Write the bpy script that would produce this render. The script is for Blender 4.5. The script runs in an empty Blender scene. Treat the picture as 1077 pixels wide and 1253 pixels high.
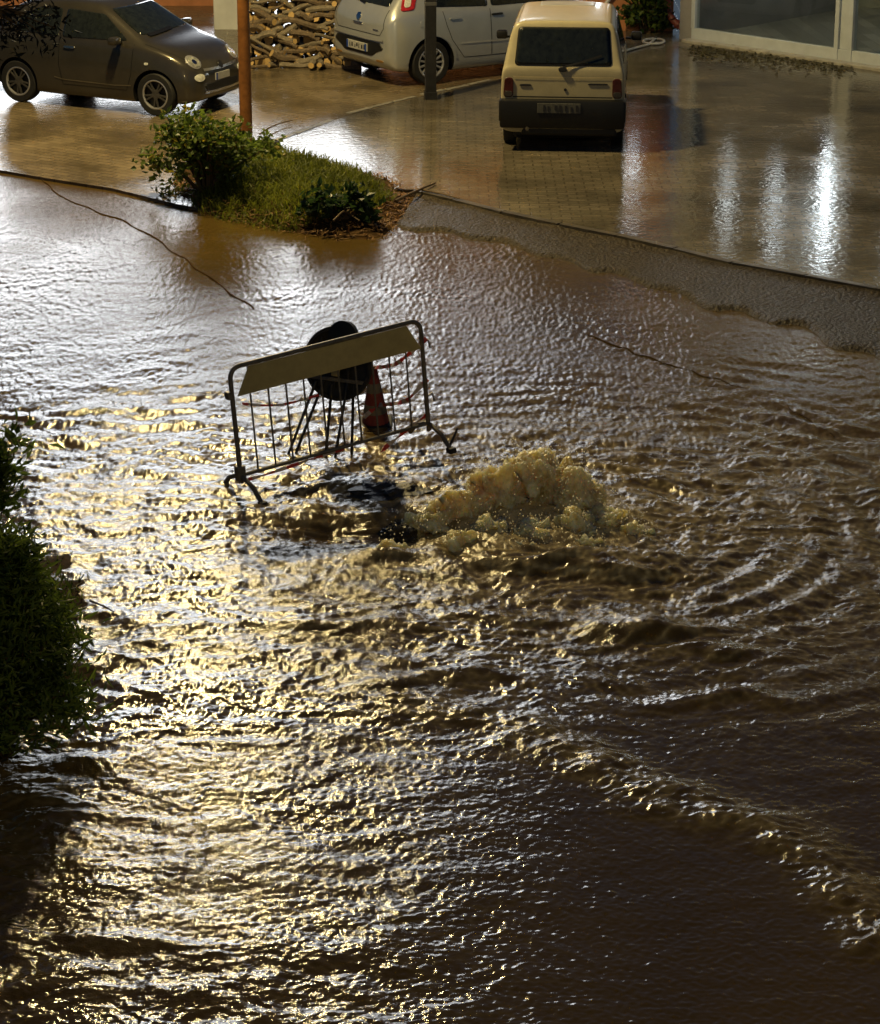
import bpy, bmesh, math, random
import numpy as np
from mathutils import Vector, Matrix
from mathutils.bvhtree import BVHTree

random.seed(7)
rng = np.random.default_rng(7)
scene = bpy.context.scene
COL = scene.collection
R = math.radians

# ---------------------------------------------------------------- camera
W, HPX, F = 1077.0, 1253.0, 3200.0
CAMH, PITCH = 6.6, R(19.6)
cam = bpy.data.cameras.new('camera')
cam.sensor_fit = 'VERTICAL'
cam.sensor_height = 36.0
cam.lens = 36.0 * F / HPX
cam.clip_end = 3000
camo = bpy.data.objects.new('camera', cam)
camo.location = (0, 0, CAMH)
camo.rotation_euler = (math.pi / 2 - PITCH, 0, 0)
COL.objects.link(camo)
scene.camera = camo

# ---------------------------------------------------------------- world, sun, exposure
SUN_EL, SUN_AZ = R(8.5), R(-5)          # azimuth measured from +Y towards +X
world = bpy.data.worlds.new('World')
scene.world = world
world.use_nodes = True
wn = world.node_tree
bg = wn.nodes['Background']
sky = wn.nodes.new('ShaderNodeTexSky')
sky.sky_type = 'NISHITA'
sky.sun_disc = False
sky.sun_elevation = SUN_EL
sky.sun_rotation = SUN_AZ
sky.air_density = 1.0
sky.dust_density = 0.4
sky.ozone_density = 6.0
wn.links.new(sky.outputs[0], bg.inputs[0])
bg.inputs[1].default_value = 0.026
sl = bpy.data.lights.new('sun', 'SUN')
sl.energy = 0.38
sl.angle = R(15)
sl.color = (0.95, 0.98, 1.0)
suno = bpy.data.objects.new('sun', sl)
sdir = Vector((math.sin(SUN_AZ) * math.cos(SUN_EL), math.cos(SUN_AZ) * math.cos(SUN_EL), math.sin(SUN_EL)))
suno.rotation_euler = sdir.to_track_quat('Z', 'Y').to_euler()
suno.location = (0, 0, 40)
COL.objects.link(suno)
scene.view_settings.view_transform = 'Standard'
scene.view_settings.look = 'None'
scene.view_settings.gamma = 1
scene.view_settings.exposure = 0.0
scene.view_settings.use_curve_mapping = False


# ---------------------------------------------------------------- helpers
def at(px, py, z=0.0):
    dx, dy = (px - W / 2) / F, -(py - HPX / 2) / F
    c, s = math.cos(PITCH), math.sin(PITCH)
    d = Vector((dx, c + dy * s, -s + dy * c))
    t = (z - CAMH) / d.z
    return Vector((d.x * t, d.y * t, z))


def at_y(px, py, Y):
    dx, dy = (px - W / 2) / F, -(py - HPX / 2) / F
    c, s = math.cos(PITCH), math.sin(PITCH)
    d = Vector((dx, c + dy * s, -s + dy * c))
    t = Y / d.y
    return Vector((d.x * t, Y, CAMH + d.z * t))


def M(name, col, rough=0.5, metal=0.0, var=0.18, vscale=4.0, bump=0.0, bscale=40.0, ior=1.45,
      coat=0.0, rvar=0.0, col2=None, spec=0.5, trans=0.0, sss=0.0):
    m = bpy.data.materials.new(name)
    m.use_nodes = True
    nt = m.node_tree
    b = nt.nodes['Principled BSDF']
    tc = nt.nodes.new('ShaderNodeTexCoord')
    nz = nt.nodes.new('ShaderNodeTexNoise')
    nz.inputs['Scale'].default_value = vscale
    nz.inputs['Detail'].default_value = 6
    nz.inputs['Roughness'].default_value = 0.65
    nt.links.new(tc.outputs['Object'], nz.inputs['Vector'])
    mr = nt.nodes.new('ShaderNodeMapRange')
    mr.inputs[1].default_value = 0.3
    mr.inputs[2].default_value = 0.7
    nt.links.new(nz.outputs[0], mr.inputs[0])
    mx = nt.nodes.new('ShaderNodeMix')
    mx.data_type = 'RGBA'
    a = tuple(max(0, c * (1 - var)) for c in col) + (1,)
    bb = tuple(min(1, c * (1 + var)) for c in (col2 or col)) + (1,)
    mx.inputs[6].default_value = a
    mx.inputs[7].default_value = bb
    nt.links.new(mr.outputs[0], mx.inputs[0])
    nt.links.new(mx.outputs[2], b.inputs['Base Color'])
    b.inputs['Roughness'].default_value = rough
    b.inputs['Metallic'].default_value = metal
    b.inputs['IOR'].default_value = ior
    b.inputs['Coat Weight'].default_value = coat
    b.inputs['Coat Roughness'].default_value = 0.08
    b.inputs['Specular IOR Level'].default_value = spec
    b.inputs['Transmission Weight'].default_value = trans
    if sss:
        b.inputs['Subsurface Weight'].default_value = sss
        b.inputs['Subsurface Radius'].default_value = (0.34, 0.24, 0.11)
        b.inputs['Subsurface Scale'].default_value = 1.0
    if rvar:
        mr2 = nt.nodes.new('ShaderNodeMapRange')
        mr2.inputs[1].default_value = 0.3
        mr2.inputs[2].default_value = 0.7
        mr2.inputs[3].default_value = max(0.0, rough - rvar)
        mr2.inputs[4].default_value = rough + rvar
        nt.links.new(nz.outputs[0], mr2.inputs[0])
        nt.links.new(mr2.outputs[0], b.inputs['Roughness'])
    if bump:
        n2 = nt.nodes.new('ShaderNodeTexNoise')
        n2.inputs['Scale'].default_value = bscale
        n2.inputs['Detail'].default_value = 4
        nt.links.new(tc.outputs['Object'], n2.inputs['Vector'])
        bp = nt.nodes.new('ShaderNodeBump')
        bp.inputs['Strength'].default_value = min(1.0, bump)
        bp.inputs['Distance'].default_value = 0.01
        nt.links.new(n2.outputs[0], bp.inputs['Height'])
        nt.links.new(bp.outputs[0], b.inputs['Normal'])
    return m


def emis(name, col, strength):
    m = bpy.data.materials.new(name)
    m.use_nodes = True
    b = m.node_tree.nodes['Principled BSDF']
    b.inputs['Base Color'].default_value = (*col, 1)
    b.inputs['Emission Color'].default_value = (*col, 1)
    b.inputs['Emission Strength'].default_value = strength
    return m


def tag(o, label=None, cat=None, group=None, kind=None):
    if label: o['label'] = label
    if cat: o['category'] = cat
    if group: o['group'] = group
    if kind: o['kind'] = kind
    return o


def empty(name, loc=(0, 0, 0), rz=0.0):
    o = bpy.data.objects.new(name, None)
    o.location = loc
    o.rotation_euler = (0, 0, rz)
    o.empty_display_size = 0.2
    COL.objects.link(o)
    return o


def link(name, me, mat=None, parent=None, smooth=False):
    o = bpy.data.objects.new(name, me)
    COL.objects.link(o)
    if mat is not None:
        for mm in (mat if isinstance(mat, (list, tuple)) else [mat]):
            me.materials.append(mm)
    if parent is not None:
        o.parent = parent
    if smooth:
        me.polygons.foreach_set('use_smooth', [True] * len(me.polygons))
    return o


def pyobj(name, v, f, mat=None, parent=None, smooth=False):
    me = bpy.data.meshes.new(name)
    me.from_pydata([tuple(p) for p in v], [], f)
    me.update()
    return link(name, me, mat, parent, smooth)


class MB:
    """collects boxes, tubes and lathes into one mesh"""
    def __init__(self):
        self.v, self.f = [], []

    def add(self, v, f):
        n = len(self.v)
        self.v += [Vector(p) for p in v]
        self.f += [tuple(i + n for i in q) for q in f]
        return self

    def box(self, lo, hi, bev=0.0, mtx=None):
        bm = bmesh.new()
        bmesh.ops.create_cube(bm, size=1)
        for v in bm.verts:
            v.co = Vector([lo[i] + (v.co[i] + 0.5) * (hi[i] - lo[i]) for i in range(3)])
        if bev:
            bmesh.ops.bevel(bm, geom=list(bm.edges), offset=bev, segments=2, profile=0.5, affect='EDGES')
        bm.verts.index_update()
        vs = [v.co.copy() for v in bm.verts]
        if mtx is not None:
            vs = [mtx @ p for p in vs]
        self.add(vs, [[v.index for v in f.verts] for f in bm.faces])
        bm.free()
        return self

    def tube(self, pts, rad, n=8, cap=True):
        pts = [Vector(p) for p in pts]
        k = len(pts)
        rads = rad if isinstance(rad, (list, tuple)) else [rad] * k
        vs, fs = [], []
        t0 = (pts[1] - pts[0]).normalized()
        up = Vector((0, 0, 1)) if abs(t0.z) < 0.9 else Vector((1, 0, 0))
        a = t0.cross(up).normalized()
        for i, p in enumerate(pts):
            t = (pts[min(i + 1, k - 1)] - pts[max(i - 1, 0)]).normalized()
            a = (a - t * a.dot(t)).normalized()
            b = t.cross(a)
            for j in range(n):
                w = 2 * math.pi * j / n
                vs.append(p + (a * math.cos(w) + b * math.sin(w)) * rads[i])
        for i in range(k - 1):
            for j in range(n):
                fs.append((i * n + j, i * n + (j + 1) % n, (i + 1) * n + (j + 1) % n, (i + 1) * n + j))
        if cap:
            fs.append(tuple(range(n))[::-1])
            fs.append(tuple(range((k - 1) * n, k * n)))
        return self.add(vs, fs)

    def lathe(self, prof, axis='z', n=24, center=(0, 0, 0)):
        vs, fs = [], []
        c = Vector(center)
        for (r, h) in prof:
            for j in range(n):
                w = 2 * math.pi * j / n
                x, y = r * math.cos(w), r * math.sin(w)
                p = {'z': Vector((x, y, h)), 'y': Vector((x, h, y)), 'x': Vector((h, x, y))}[axis]
                vs.append(p + c)
        for i in range(len(prof) - 1):
            for j in range(n):
                fs.append((i * n + j, i * n + (j + 1) % n, (i + 1) * n + (j + 1) % n, (i + 1) * n + j))
        return self.add(vs, fs)

    def build(self, name, mat, parent=None, smooth=False):
        o = pyobj(name, self.v, self.f, mat, parent, False)
        bm = bmesh.new()
        bm.from_mesh(o.data)
        bmesh.ops.recalc_face_normals(bm, faces=bm.faces)
        bm.to_mesh(o.data)
        bm.free()
        if smooth:
            o.data.polygons.foreach_set('use_smooth', [True] * len(o.data.polygons))
            o.data.set_sharp_from_angle(angle=R(40))
        return o


# gradient noise, vectorised
def _h(ix, iy, iz, seed):
    n = (ix * 374761393 + iy * 668265263 + iz * 2147483647 + seed * 1274126177) & 0xFFFFFFFF
    n = ((n ^ (n >> 13)) * 1274126177) & 0xFFFFFFFF
    n = ((n ^ (n >> 16)) * 2246822519) & 0xFFFFFFFF
    return (n ^ (n >> 15)) & 0xFFFF


def noise2(x, y, seed=0):
    x0, y0 = np.floor(x).astype(np.int64), np.floor(y).astype(np.int64)
    fx, fy = x - x0, y - y0
    u, v = fx * fx * fx * (fx * (fx * 6 - 15) + 10), fy * fy * fy * (fy * (fy * 6 - 15) + 10)
    out = 0
    for dx in (0, 1):
        for dy in (0, 1):
            a = _h(x0 + dx, y0 + dy, 0, seed) * (2 * math.pi / 65536)
            g = np.cos(a) * (fx - dx) + np.sin(a) * (fy - dy)
            out = out + g * (u if dx else 1 - u) * (v if dy else 1 - v)
    return out * 1.5


def noise3(p, seed=0):
    x, y, z = p[:, 0], p[:, 1], p[:, 2]
    x0, y0, z0 = [np.floor(q).astype(np.int64) for q in (x, y, z)]
    f = [x - x0, y - y0, z - z0]
    s = [q * q * q * (q * (q * 6 - 15) + 10) for q in f]
    out = 0
    for dx in (0, 1):
        for dy in (0, 1):
            for dz in (0, 1):
                h = _h(x0 + dx, y0 + dy, z0 + dz, seed)
                a = (h & 255) * (2 * math.pi / 256)
                c = ((h >> 8) & 255) / 127.5 - 1
                sq = np.sqrt(np.maximum(0, 1 - c * c))
                g = np.cos(a) * sq * (f[0] - dx) + np.sin(a) * sq * (f[1] - dy) + c * (f[2] - dz)
                out = out + g * (s[0] if dx else 1 - s[0]) * (s[1] if dy else 1 - s[1]) * (s[2] if dz else 1 - s[2])
    return out * 1.5


def sstep(a, b, x):
    t = np.clip((x - a) / (b - a), 0, 1)
    return t * t * (3 - 2 * t)


# ---------------------------------------------------------------- materials
MAT = {}
MAT['black'] = M('black_plastic', (0.006, 0.006, 0.006), 0.45, var=0.3)
MAT['rubber'] = M('tyre_rubber', (0.014, 0.014, 0.014), 0.7, var=0.3, vscale=12)
MAT['glass'] = M('car_glass', (0.012, 0.015, 0.015), 0.06, var=0.4, vscale=14, rvar=0.04)
MAT['chrome'] = M('chrome', (0.6, 0.6, 0.6), 0.2, metal=1, var=0.1)
MAT['alloy'] = M('alloy', (0.5, 0.5, 0.5), 0.35, metal=0.7, var=0.1)
MAT['lens'] = M('clear_lens', (0.55, 0.56, 0.52), 0.12, var=0.35, vscale=30)
MAT['headglass'] = M('headlamp_glass', (0.22, 0.225, 0.21), 0.12, var=0.5, vscale=30)
MAT['redlens'] = M('red_lens', (0.35, 0.02, 0.03), 0.15, var=0.3, vscale=20)
MAT['darkred'] = M('dark_red_lens', (0.06, 0.012, 0.01), 0.25, var=0.4, vscale=20)
MAT['plate'] = M('number_plate', (0.38, 0.38, 0.36), 0.4, var=0.12, vscale=20)
MAT['darkplate'] = M('dark_number_plate', (0.085, 0.085, 0.075), 0.5, var=0.3, vscale=20)  # beige car's plate, a much darker grey than the other plates
MAT['ink'] = M('ink', (0.02, 0.02, 0.025), 0.5)
MAT['blue'] = M('plate_blue', (0.02, 0.06, 0.3), 0.4)
MAT['silver'] = M('silver_paint', (0.52, 0.54, 0.55), 0.28, metal=0.55, var=0.06, coat=0.6, vscale=3)
MAT['bronze'] = M('bronze_paint', (0.058, 0.052, 0.040), 0.3, metal=0.5, var=0.15, coat=0.7, vscale=3)
MAT['beige'] = M('beige_paint', (0.40, 0.355, 0.23), 0.35, var=0.10, coat=0.3, vscale=5)
MAT['rustpost'] = M('rust_orange_paint', (0.30, 0.12, 0.03), 0.4, var=0.35, vscale=9, bump=0.25, bscale=60)
MAT['darkpost'] = M('dark_post_paint', (0.018, 0.018, 0.02), 0.45, var=0.5, vscale=9, bump=0.3, bscale=50)
MAT['steel'] = M('galvanised_steel', (0.16, 0.14, 0.11), 0.5, metal=0.4, var=0.35, vscale=20, bump=0.2, bscale=90)
MAT['board'] = M('barrier_board', (0.42, 0.34, 0.14), 0.55, var=0.15, vscale=9)
MAT['terracotta'] = M('terracotta_plaster', (0.48, 0.20, 0.09), 0.8, var=0.2, vscale=3, bump=0.3)
MAT['whitewall'] = M('white_plaster', (0.62, 0.64, 0.64), 0.7, var=0.12, vscale=3, bump=0.2)
MAT['greywall'] = M('grey_plaster', (0.30, 0.29, 0.28), 0.8, var=0.15, vscale=2, bump=0.3)
MAT['alu'] = M('white_aluminium', (0.48, 0.52, 0.55), 0.4, var=0.1, vscale=5)
MAT['concrete'] = M('wet_concrete', (0.34, 0.32, 0.27), 0.4, var=0.3, vscale=6, bump=0.4, rvar=0.2)
MAT['pipe'] = M('terracotta_pipe', (0.30, 0.08, 0.06), 0.4, var=0.2)
MAT['hose'] = M('pale_hose', (0.5, 0.48, 0.42), 0.5, var=0.15)
MAT['soil'] = M('wet_soil', (0.05, 0.028, 0.010), 0.9, var=0.5, vscale=14, bump=0.9, bscale=30, spec=.08)
MAT['litter'] = M('brown_litter', (0.20, 0.10, 0.03), 0.6, var=0.5, vscale=10)
MAT['bark'] = M('bark', (0.15, 0.11, 0.07), 0.8, var=0.45, vscale=12, bump=0.6, bscale=30)
MAT['bark2'] = M('grey_bark', (0.21, 0.175, 0.125), 0.8, var=0.4, vscale=12, bump=0.6, bscale=30)
MAT['cutwood'] = M('cut_wood', (0.55, 0.37, 0.15), 0.7, var=0.2, vscale=30)
MAT['twig'] = M('twig', (0.10, 0.065, 0.03), 0.7, var=0.3)
MAT['leaf'] = M('bush_leaf', (0.055, 0.09, 0.018), 0.45, var=0.5, vscale=6, col2=(0.10, 0.14, 0.02))
MAT['leafy'] = M('yellow_leaf', (0.22, 0.18, 0.02), 0.45, var=0.4, vscale=6)
MAT['leafd'] = M('dark_leaf', (0.025, 0.05, 0.014), 0.35, var=0.5, vscale=6)
MAT['grass'] = M('grass_blade', (0.075, 0.105, 0.014), 0.55, var=0.5, vscale=3, col2=(0.15, 0.165, 0.02))
MAT['oleander'] = M('shrub_leaf', (0.07, 0.11, 0.018), 0.4, var=0.5, vscale=4, col2=(0.12, 0.16, 0.022))
MAT['treeleaf'] = M('tree_leaf', (0.008, 0.010, 0.006), 0.7, var=0.4)
MAT['bag'] = M('black_bag', (0.012, 0.012, 0.014), 0.25, var=0.3)
MAT['conered'] = M('cone_red', (0.20, 0.03, 0.02), 0.5, var=0.3, vscale=14)
MAT['conewhite'] = M('cone_white', (0.17, 0.14, 0.09), 0.5, var=0.25, vscale=14)
MAT['signback'] = M('sign_back', (0.02, 0.019, 0.018), 0.6, var=0.4, vscale=14)


def leafy(m, amt=.45):
    nt = m.node_tree
    b = nt.nodes['Principled BSDF']
    src = b.inputs['Base Color'].links[0].from_socket
    hs = nt.nodes.new('ShaderNodeHueSaturation')
    hs.inputs['Value'].default_value = 1.4
    nt.links.new(src, hs.inputs['Color'])
    tl = nt.nodes.new('ShaderNodeBsdfTranslucent')
    nt.links.new(hs.outputs[0], tl.inputs[0])
    mx = nt.nodes.new('ShaderNodeMixShader')
    mx.inputs[0].default_value = amt
    nt.links.new(b.outputs[0], mx.inputs[1])
    nt.links.new(tl.outputs[0], mx.inputs[2])
    nt.links.new(mx.outputs[0], nt.nodes['Material Output'].inputs[0])


for k_ in ('leaf', 'leafy', 'leafd', 'grass', 'oleander'):
    leafy(MAT[k_])


def nodes_of(name):
    m = bpy.data.materials.new(name)
    m.use_nodes = True
    nt = m.node_tree
    return m, nt, nt.nodes, nt.links, nt.nodes['Principled BSDF']


def wet_pavers(name, c1, c2, rot, bw, bh, rough, ripple):
    m, nt, N, L, b = nodes_of(name)
    tc = N.new('ShaderNodeTexCoord')
    mp = N.new('ShaderNodeMapping')
    mp.inputs['Rotation'].default_value = (0, 0, rot)
    L.new(tc.outputs['Object'], mp.inputs[0])
    br = N.new('ShaderNodeTexBrick')
    br.inputs['Color1'].default_value = (*c1, 1)
    br.inputs['Color2'].default_value = (*c2, 1)
    br.inputs['Mortar'].default_value = (c1[0] * .6, c1[1] * .58, c1[2] * .55, 1)
    br.inputs['Scale'].default_value = 1
    br.inputs['Brick Width'].default_value = bw
    br.inputs['Row Height'].default_value = bh
    br.inputs['Mortar Size'].default_value = 0.008
    L.new(mp.outputs[0], br.inputs[0])
    nz = N.new('ShaderNodeTexNoise')
    nz.inputs['Scale'].default_value = 0.9
    nz.inputs['Detail'].default_value = 8
    nz.inputs['Roughness'].default_value = 0.6
    L.new(tc.outputs['Object'], nz.inputs['Vector'])
    mr = N.new('ShaderNodeMapRange')
    mr.inputs[1].default_value = 0.3
    mr.inputs[2].default_value = 0.7
    mr.inputs[3].default_value = 0.5
    mr.inputs[4].default_value = 1.4
    L.new(nz.outputs[0], mr.inputs[0])
    mx = N.new('ShaderNodeMix')
    mx.data_type = 'RGBA'
    mx.blend_type = 'MULTIPLY'
    mx.inputs[0].default_value = 1
    L.new(br.outputs[0], mx.inputs[6])
    L.new(mr.outputs[0], mx.inputs[7])
    L.new(mx.outputs[2], b.inputs['Base Color'])
    mr2 = N.new('ShaderNodeMapRange')
    mr2.inputs[1].default_value = 0.35
    mr2.inputs[2].default_value = 0.65
    mr2.inputs[3].default_value = rough * 0.5
    mr2.inputs[4].default_value = rough * 1.6
    L.new(nz.outputs[0], mr2.inputs[0])
    L.new(mr2.outputs[0], b.inputs['Roughness'])
    b.inputs['IOR'].default_value = 1.36
    n2 = N.new('ShaderNodeTexNoise')
    n2.inputs['Scale'].default_value = 14
    n2.inputs['Detail'].default_value = 3
    L.new(tc.outputs['Object'], n2.inputs['Vector'])
    bp = N.new('ShaderNodeBump')
    bp.inputs['Strength'].default_value = 1.0
    bp.inputs['Distance'].default_value = ripple
    L.new(n2.outputs[0], bp.inputs['Height'])
    bp2 = N.new('ShaderNodeBump')
    bp2.invert = True
    bp2.inputs['Strength'].default_value = 0.5
    bp2.inputs['Distance'].default_value = 0.005
    L.new(br.outputs['Fac'], bp2.inputs['Height'])
    L.new(bp.outputs[0], bp2.inputs['Normal'])
    L.new(bp2.outputs[0], b.inputs['Normal'])
    return m


MAT['pav_right'] = wet_pavers('courtyard_pavers', (0.115, 0.10, 0.072), (0.155, 0.13, 0.095), 0.0, 0.22, 0.11, 0.12, 0.0034)
MAT['pav_left'] = wet_pavers('forecourt_pavers', (0.155, 0.122, 0.075), (0.205, 0.160, 0.10), R(35), 0.24, 0.12, 0.22, 0.006)
MAT['ramp'] = M('wet_asphalt', (0.05, 0.037, 0.02), 0.42, var=0.65, vscale=26, bump=1.0, bscale=26, rvar=0.16, ior=1.33, spec=.5)
MAT['ramp'].node_tree.nodes['Bump'].inputs['Distance'].default_value = .05


def water_material():
    m, nt, N, L, b = nodes_of('muddy_water')
    tc = N.new('ShaderNodeTexCoord')
    at_ = N.new('ShaderNodeAttribute')
    at_.attribute_name = 'foam'
    nz = N.new('ShaderNodeTexNoise')
    nz.inputs['Scale'].default_value = 1.3
    nz.inputs['Detail'].default_value = 7
    L.new(tc.outputs['Object'], nz.inputs['Vector'])
    c0 = N.new('ShaderNodeMix'); c0.data_type = 'RGBA'
    c0.inputs[6].default_value = (0.062, 0.039, 0.010, 1)
    c0.inputs[7].default_value = (0.115, 0.073, 0.019, 1)
    L.new(nz.outputs[0], c0.inputs[0])
    c1 = N.new('ShaderNodeMix'); c1.data_type = 'RGBA'
    c1.inputs[7].default_value = (0.60, 0.47, 0.22, 1)
    L.new(at_.outputs['Fac'], c1.inputs[0])
    L.new(c0.outputs[2], c1.inputs[6])
    L.new(c1.outputs[2], b.inputs['Base Color'])
    mr = N.new('ShaderNodeMapRange')
    mr.inputs[3].default_value = 0.07
    mr.inputs[4].default_value = 0.35
    L.new(at_.outputs['Fac'], mr.inputs[0])
    L.new(mr.outputs[0], b.inputs['Roughness'])
    b.inputs['IOR'].default_value = 1.33
    n1 = N.new('ShaderNodeTexNoise')
    n1.inputs['Scale'].default_value = 15
    n1.inputs['Detail'].default_value = 4
    n1.inputs['Roughness'].default_value = 0.6
    L.new(tc.outputs['Object'], n1.inputs['Vector'])
    n2 = N.new('ShaderNodeTexNoise')
    n2.inputs['Scale'].default_value = 85
    n2.inputs['Detail'].default_value = 2
    L.new(tc.outputs['Object'], n2.inputs['Vector'])
    bp = N.new('ShaderNodeBump')
    bp.inputs['Strength'].default_value = 1
    bp.inputs['Distance'].default_value = 0.0042
    ca = N.new('ShaderNodeAttribute'); ca.attribute_name = 'chop'
    L.new(ca.outputs['Fac'], bp.inputs['Strength'])
    L.new(n1.outputs[0], bp.inputs['Height'])
    b2 = N.new('ShaderNodeBump')
    b2.inputs['Strength'].default_value = 1
    b2.inputs['Distance'].default_value = 0.0042
    L.new(ca.outputs['Fac'], b2.inputs['Strength'])
    L.new(n2.outputs[0], b2.inputs['Height'])
    L.new(bp.outputs[0], b2.inputs['Normal'])
    L.new(b2.outputs[0], b.inputs['Normal'])
    return m


MAT['water'] = water_material()

# ---------------------------------------------------------------- ground, water, pavements
PL = 0.035
PZ = 0.09                                     # pavement level above the flood
pyobj('ground', [(-600, -200, -0.25), (600, -200, -0.25), (600, 1200, -0.25), (-600, 1200, -0.25)], [(0, 1, 2, 3)],
      M('ground_asphalt', (0.05, 0.045, 0.035), 0.35, var=0.3, vscale=2, bump=0.6, bscale=30))['kind'] = 'structure'

GUSH = at(640, 640)
DARK = at(430, 650)


def foam_line_pts():
    return [at(x, y) for x, y in ((470, 850), (600, 880), (720, 930), (820, 985), (930, 1010), (1010, 1060), (1080, 1150))]


def build_water():
    nr, nc = 880, 840
    c, s = math.cos(PITCH), math.sin(PITCH)
    py = np.linspace(172, 1330, nr)
    dyp = -(py - HPX / 2) / F
    Yr = (c + dyp * s) * (-CAMH) / (-s + dyp * c)
    tr = -CAMH / (-s + dyp * c)
    S = np.linspace(-1.42, 1.42, nc)
    Xg = (tr[:, None] * (W / 2 / F)) * S[None, :]
    Yg = np.repeat(Yr[:, None], nc, 1)
    x, y = Xg.ravel(), Yg.ravel()
    gx, gy = x - GUSH.x, y - GUSH.y
    r = np.sqrt(gx * gx + gy * gy)
    ang = np.arctan2(gy, gx)
    wx = x + 0.25 * noise2(x * 1.1, y * 1.1, 1)
    wy = y + 0.25 * noise2(x * 1.1, y * 1.1, 2)
    # turbulence: strong in front of and round the gusher, calm towards the far pavement
    near = np.exp(-(r / 2.6) ** 2)
    front = sstep(21.5, 16.5, y)
    turb = np.clip(0.22 + 0.85 * near + 0.30 * sstep(21.5, 18.0, y) - 0.16 * sstep(16.0, 13.5, y), 0, 1.35)
    calm_r = sstep(-.4, 1.1, x) * sstep(17.0, 13.2, y)
    turb *= 1 - 0.6 * calm_r
    z = np.zeros_like(x)
    # chop drawn out along the flow (tangential round the gusher)
    u1 = r * 2.6 + 0.9 * noise2(wx * 1.2, wy * 1.2, 3)
    z += turb * 0.012 * noise2(u1, ang * 2.2 + 0.4 * noise2(wx * .8, wy * .8, 4), 5)
    rd = 1 - np.abs(noise2(wx * 2.1, wy * 3.2, 6))
    z += turb * 0.016 * (rd ** 3 - 0.35)
    rd2 = 1 - np.abs(noise2(wx * 5.3 + 9, wy * 8.0, 7))
    z += turb * 0.008 * (rd2 ** 2 - 0.4)
    z += turb * 0.0045 * noise2(x * 15, y * 19, 8)
    z += (0.0022 + 0.003 * turb) * noise2(x * 28, y * 33, 9)
    farw = sstep(17.5, 21.5, y)
    # broken mid-size waves that lay dark and bright patches over the left and middle
    pat = np.clip(0.25 + 1.1 * noise2(wx * .55 + 3, wy * .55, 24), 0, 1.2)
    wx2 = x + 0.12 * noise2(x * 2.2, y * 2.2, 25); wy2 = y + 0.12 * noise2(x * 2.2, y * 2.2, 26)
    mid = sstep(23.5, 20.0, y) * (1 - 0.75 * calm_r)
    z += mid * (0.35 + pat) * (1 + 0.6 * sstep(0.2, -1.2, x)) * (0.017 * noise2(wx2 * 1.5, wy2 * 2.3, 27) + 0.011 * noise2(wx2 * 3.4, wy2 * 4.8, 28) + 0.006 * (0.5 - np.abs(noise2(wx2 * 7, wy2 * 9, 29))))
    z += (0.0015 + 0.0035 * farw) * noise2(x * 30 + 2 * wx, y * 12, 21) + farw * 0.0016 * noise2(x * 55, y * 23, 22)
    # ring ripples running out to the right and to the far side
    rw = r + 0.10 * noise2(wx * 1.5, wy * 1.5, 10)
    ring = sstep(0.9, 1.6, r) * sstep(6.5, 2.2, r) * (0.35 + 0.65 * sstep(-0.3, 0.9, np.cos(ang - 0.2)))
    z += 0.010 * ring * np.sin(rw * 2 * math.pi / 0.30) * (0.6 + 0.8 * noise2(wx * 1.1, wy * 1.1, 11))
    # long swell lines on the far left
    fl = sstep(-0.4, -2.2, x) * sstep(19.0, 20.5, y) * sstep(27.5, 23.0, y)
    ph = (y * 0.80 - x * 0.42 + 0.35 * noise2(wx * .9, wy * .9, 12)) * 2 * math.pi / 0.42
    z += 0.0035 * fl * np.sin(ph) * (0.5 + noise2(wx * .7, wy * .7, 33))
    # bowl of arcs in the lamp-lit pool at lower left
    P = at(235, 860)
    pr = np.sqrt((x - P.x) ** 2 * 0.35 + (y - P.y) ** 2) + 0.05 * noise2(wx * 2, wy * 2, 13)
    pool = sstep(4.4, 1.4, pr) * sstep(P.y + .2, P.y - 1.0, y) * sstep(0.6, -0.6, x)
    pr2 = pr + 0.22 * noise2(wx * .8 + 5, wy * 1.1, 34) + 0.05 * noise2(x * 4, y * 5, 35)
    z += 0.0062 * pool * np.sin(pr2 * 2 * math.pi / 0.30) * np.clip(0.55 + 1.0 * noise2(wx * 1.3, wy * 1.3, 36), 0, 1.3)
    z += 0.0030 * pool * noise2(x * 21, y * 24, 37)
    # mound of the boil, standing waves, trough on its left
    z += 0.13 * np.exp(-((gx / 0.75) ** 2 + (gy / 0.75) ** 2))
    for (px, pyy, a, sx, sy) in ((790, 775, .10, .42, .14), (850, 800, .06, .45, .13), (700, 690, .08, .5, .14), (600, 700, .05, .5, .12),
                                 (760, 700, .07, .35, .16), (470, 680, .07, .28, .14), (820, 690, .05, .2, .25), (640, 760, .04, .5, .1), (890, 860, .05, .5, .12),
                                 (430, 760, .04, .5, .12), (560, 830, .04, .5, .12)):
        p = at(px, pyy)
        z += a * np.exp(-((x - p.x) / sx) ** 2 - ((y - p.y + 0.15 * noise2(wx * 2, wy * 2, 14)) / sy) ** 2)
    z -= 0.10 * np.exp(-((x - DARK.x) / 0.55) ** 2 - ((y - DARK.y) / 0.35) ** 2)
    p = at(490, 640)
    z -= 0.10 * np.exp(-((x - p.x) / 0.16) ** 2 - ((y - p.y) / 0.3) ** 2)
    # hydraulic-jump ridge crossing the lower right
    pts = foam_line_pts()
    d2 = np.full_like(x, 9.0)
    for a, b in zip(pts[:-1], pts[1:]):
        ex, ey = b.x - a.x, b.y - a.y
        t = np.clip(((x - a.x) * ex + (y - a.y) * ey) / (ex * ex + ey * ey), 0, 1)
        d2 = np.minimum(d2, np.hypot(x - a.x - t * ex, y - a.y - t * ey))
    d2 = d2 + 0.10 * noise2(wx * 3, wy * 3, 15)
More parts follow.
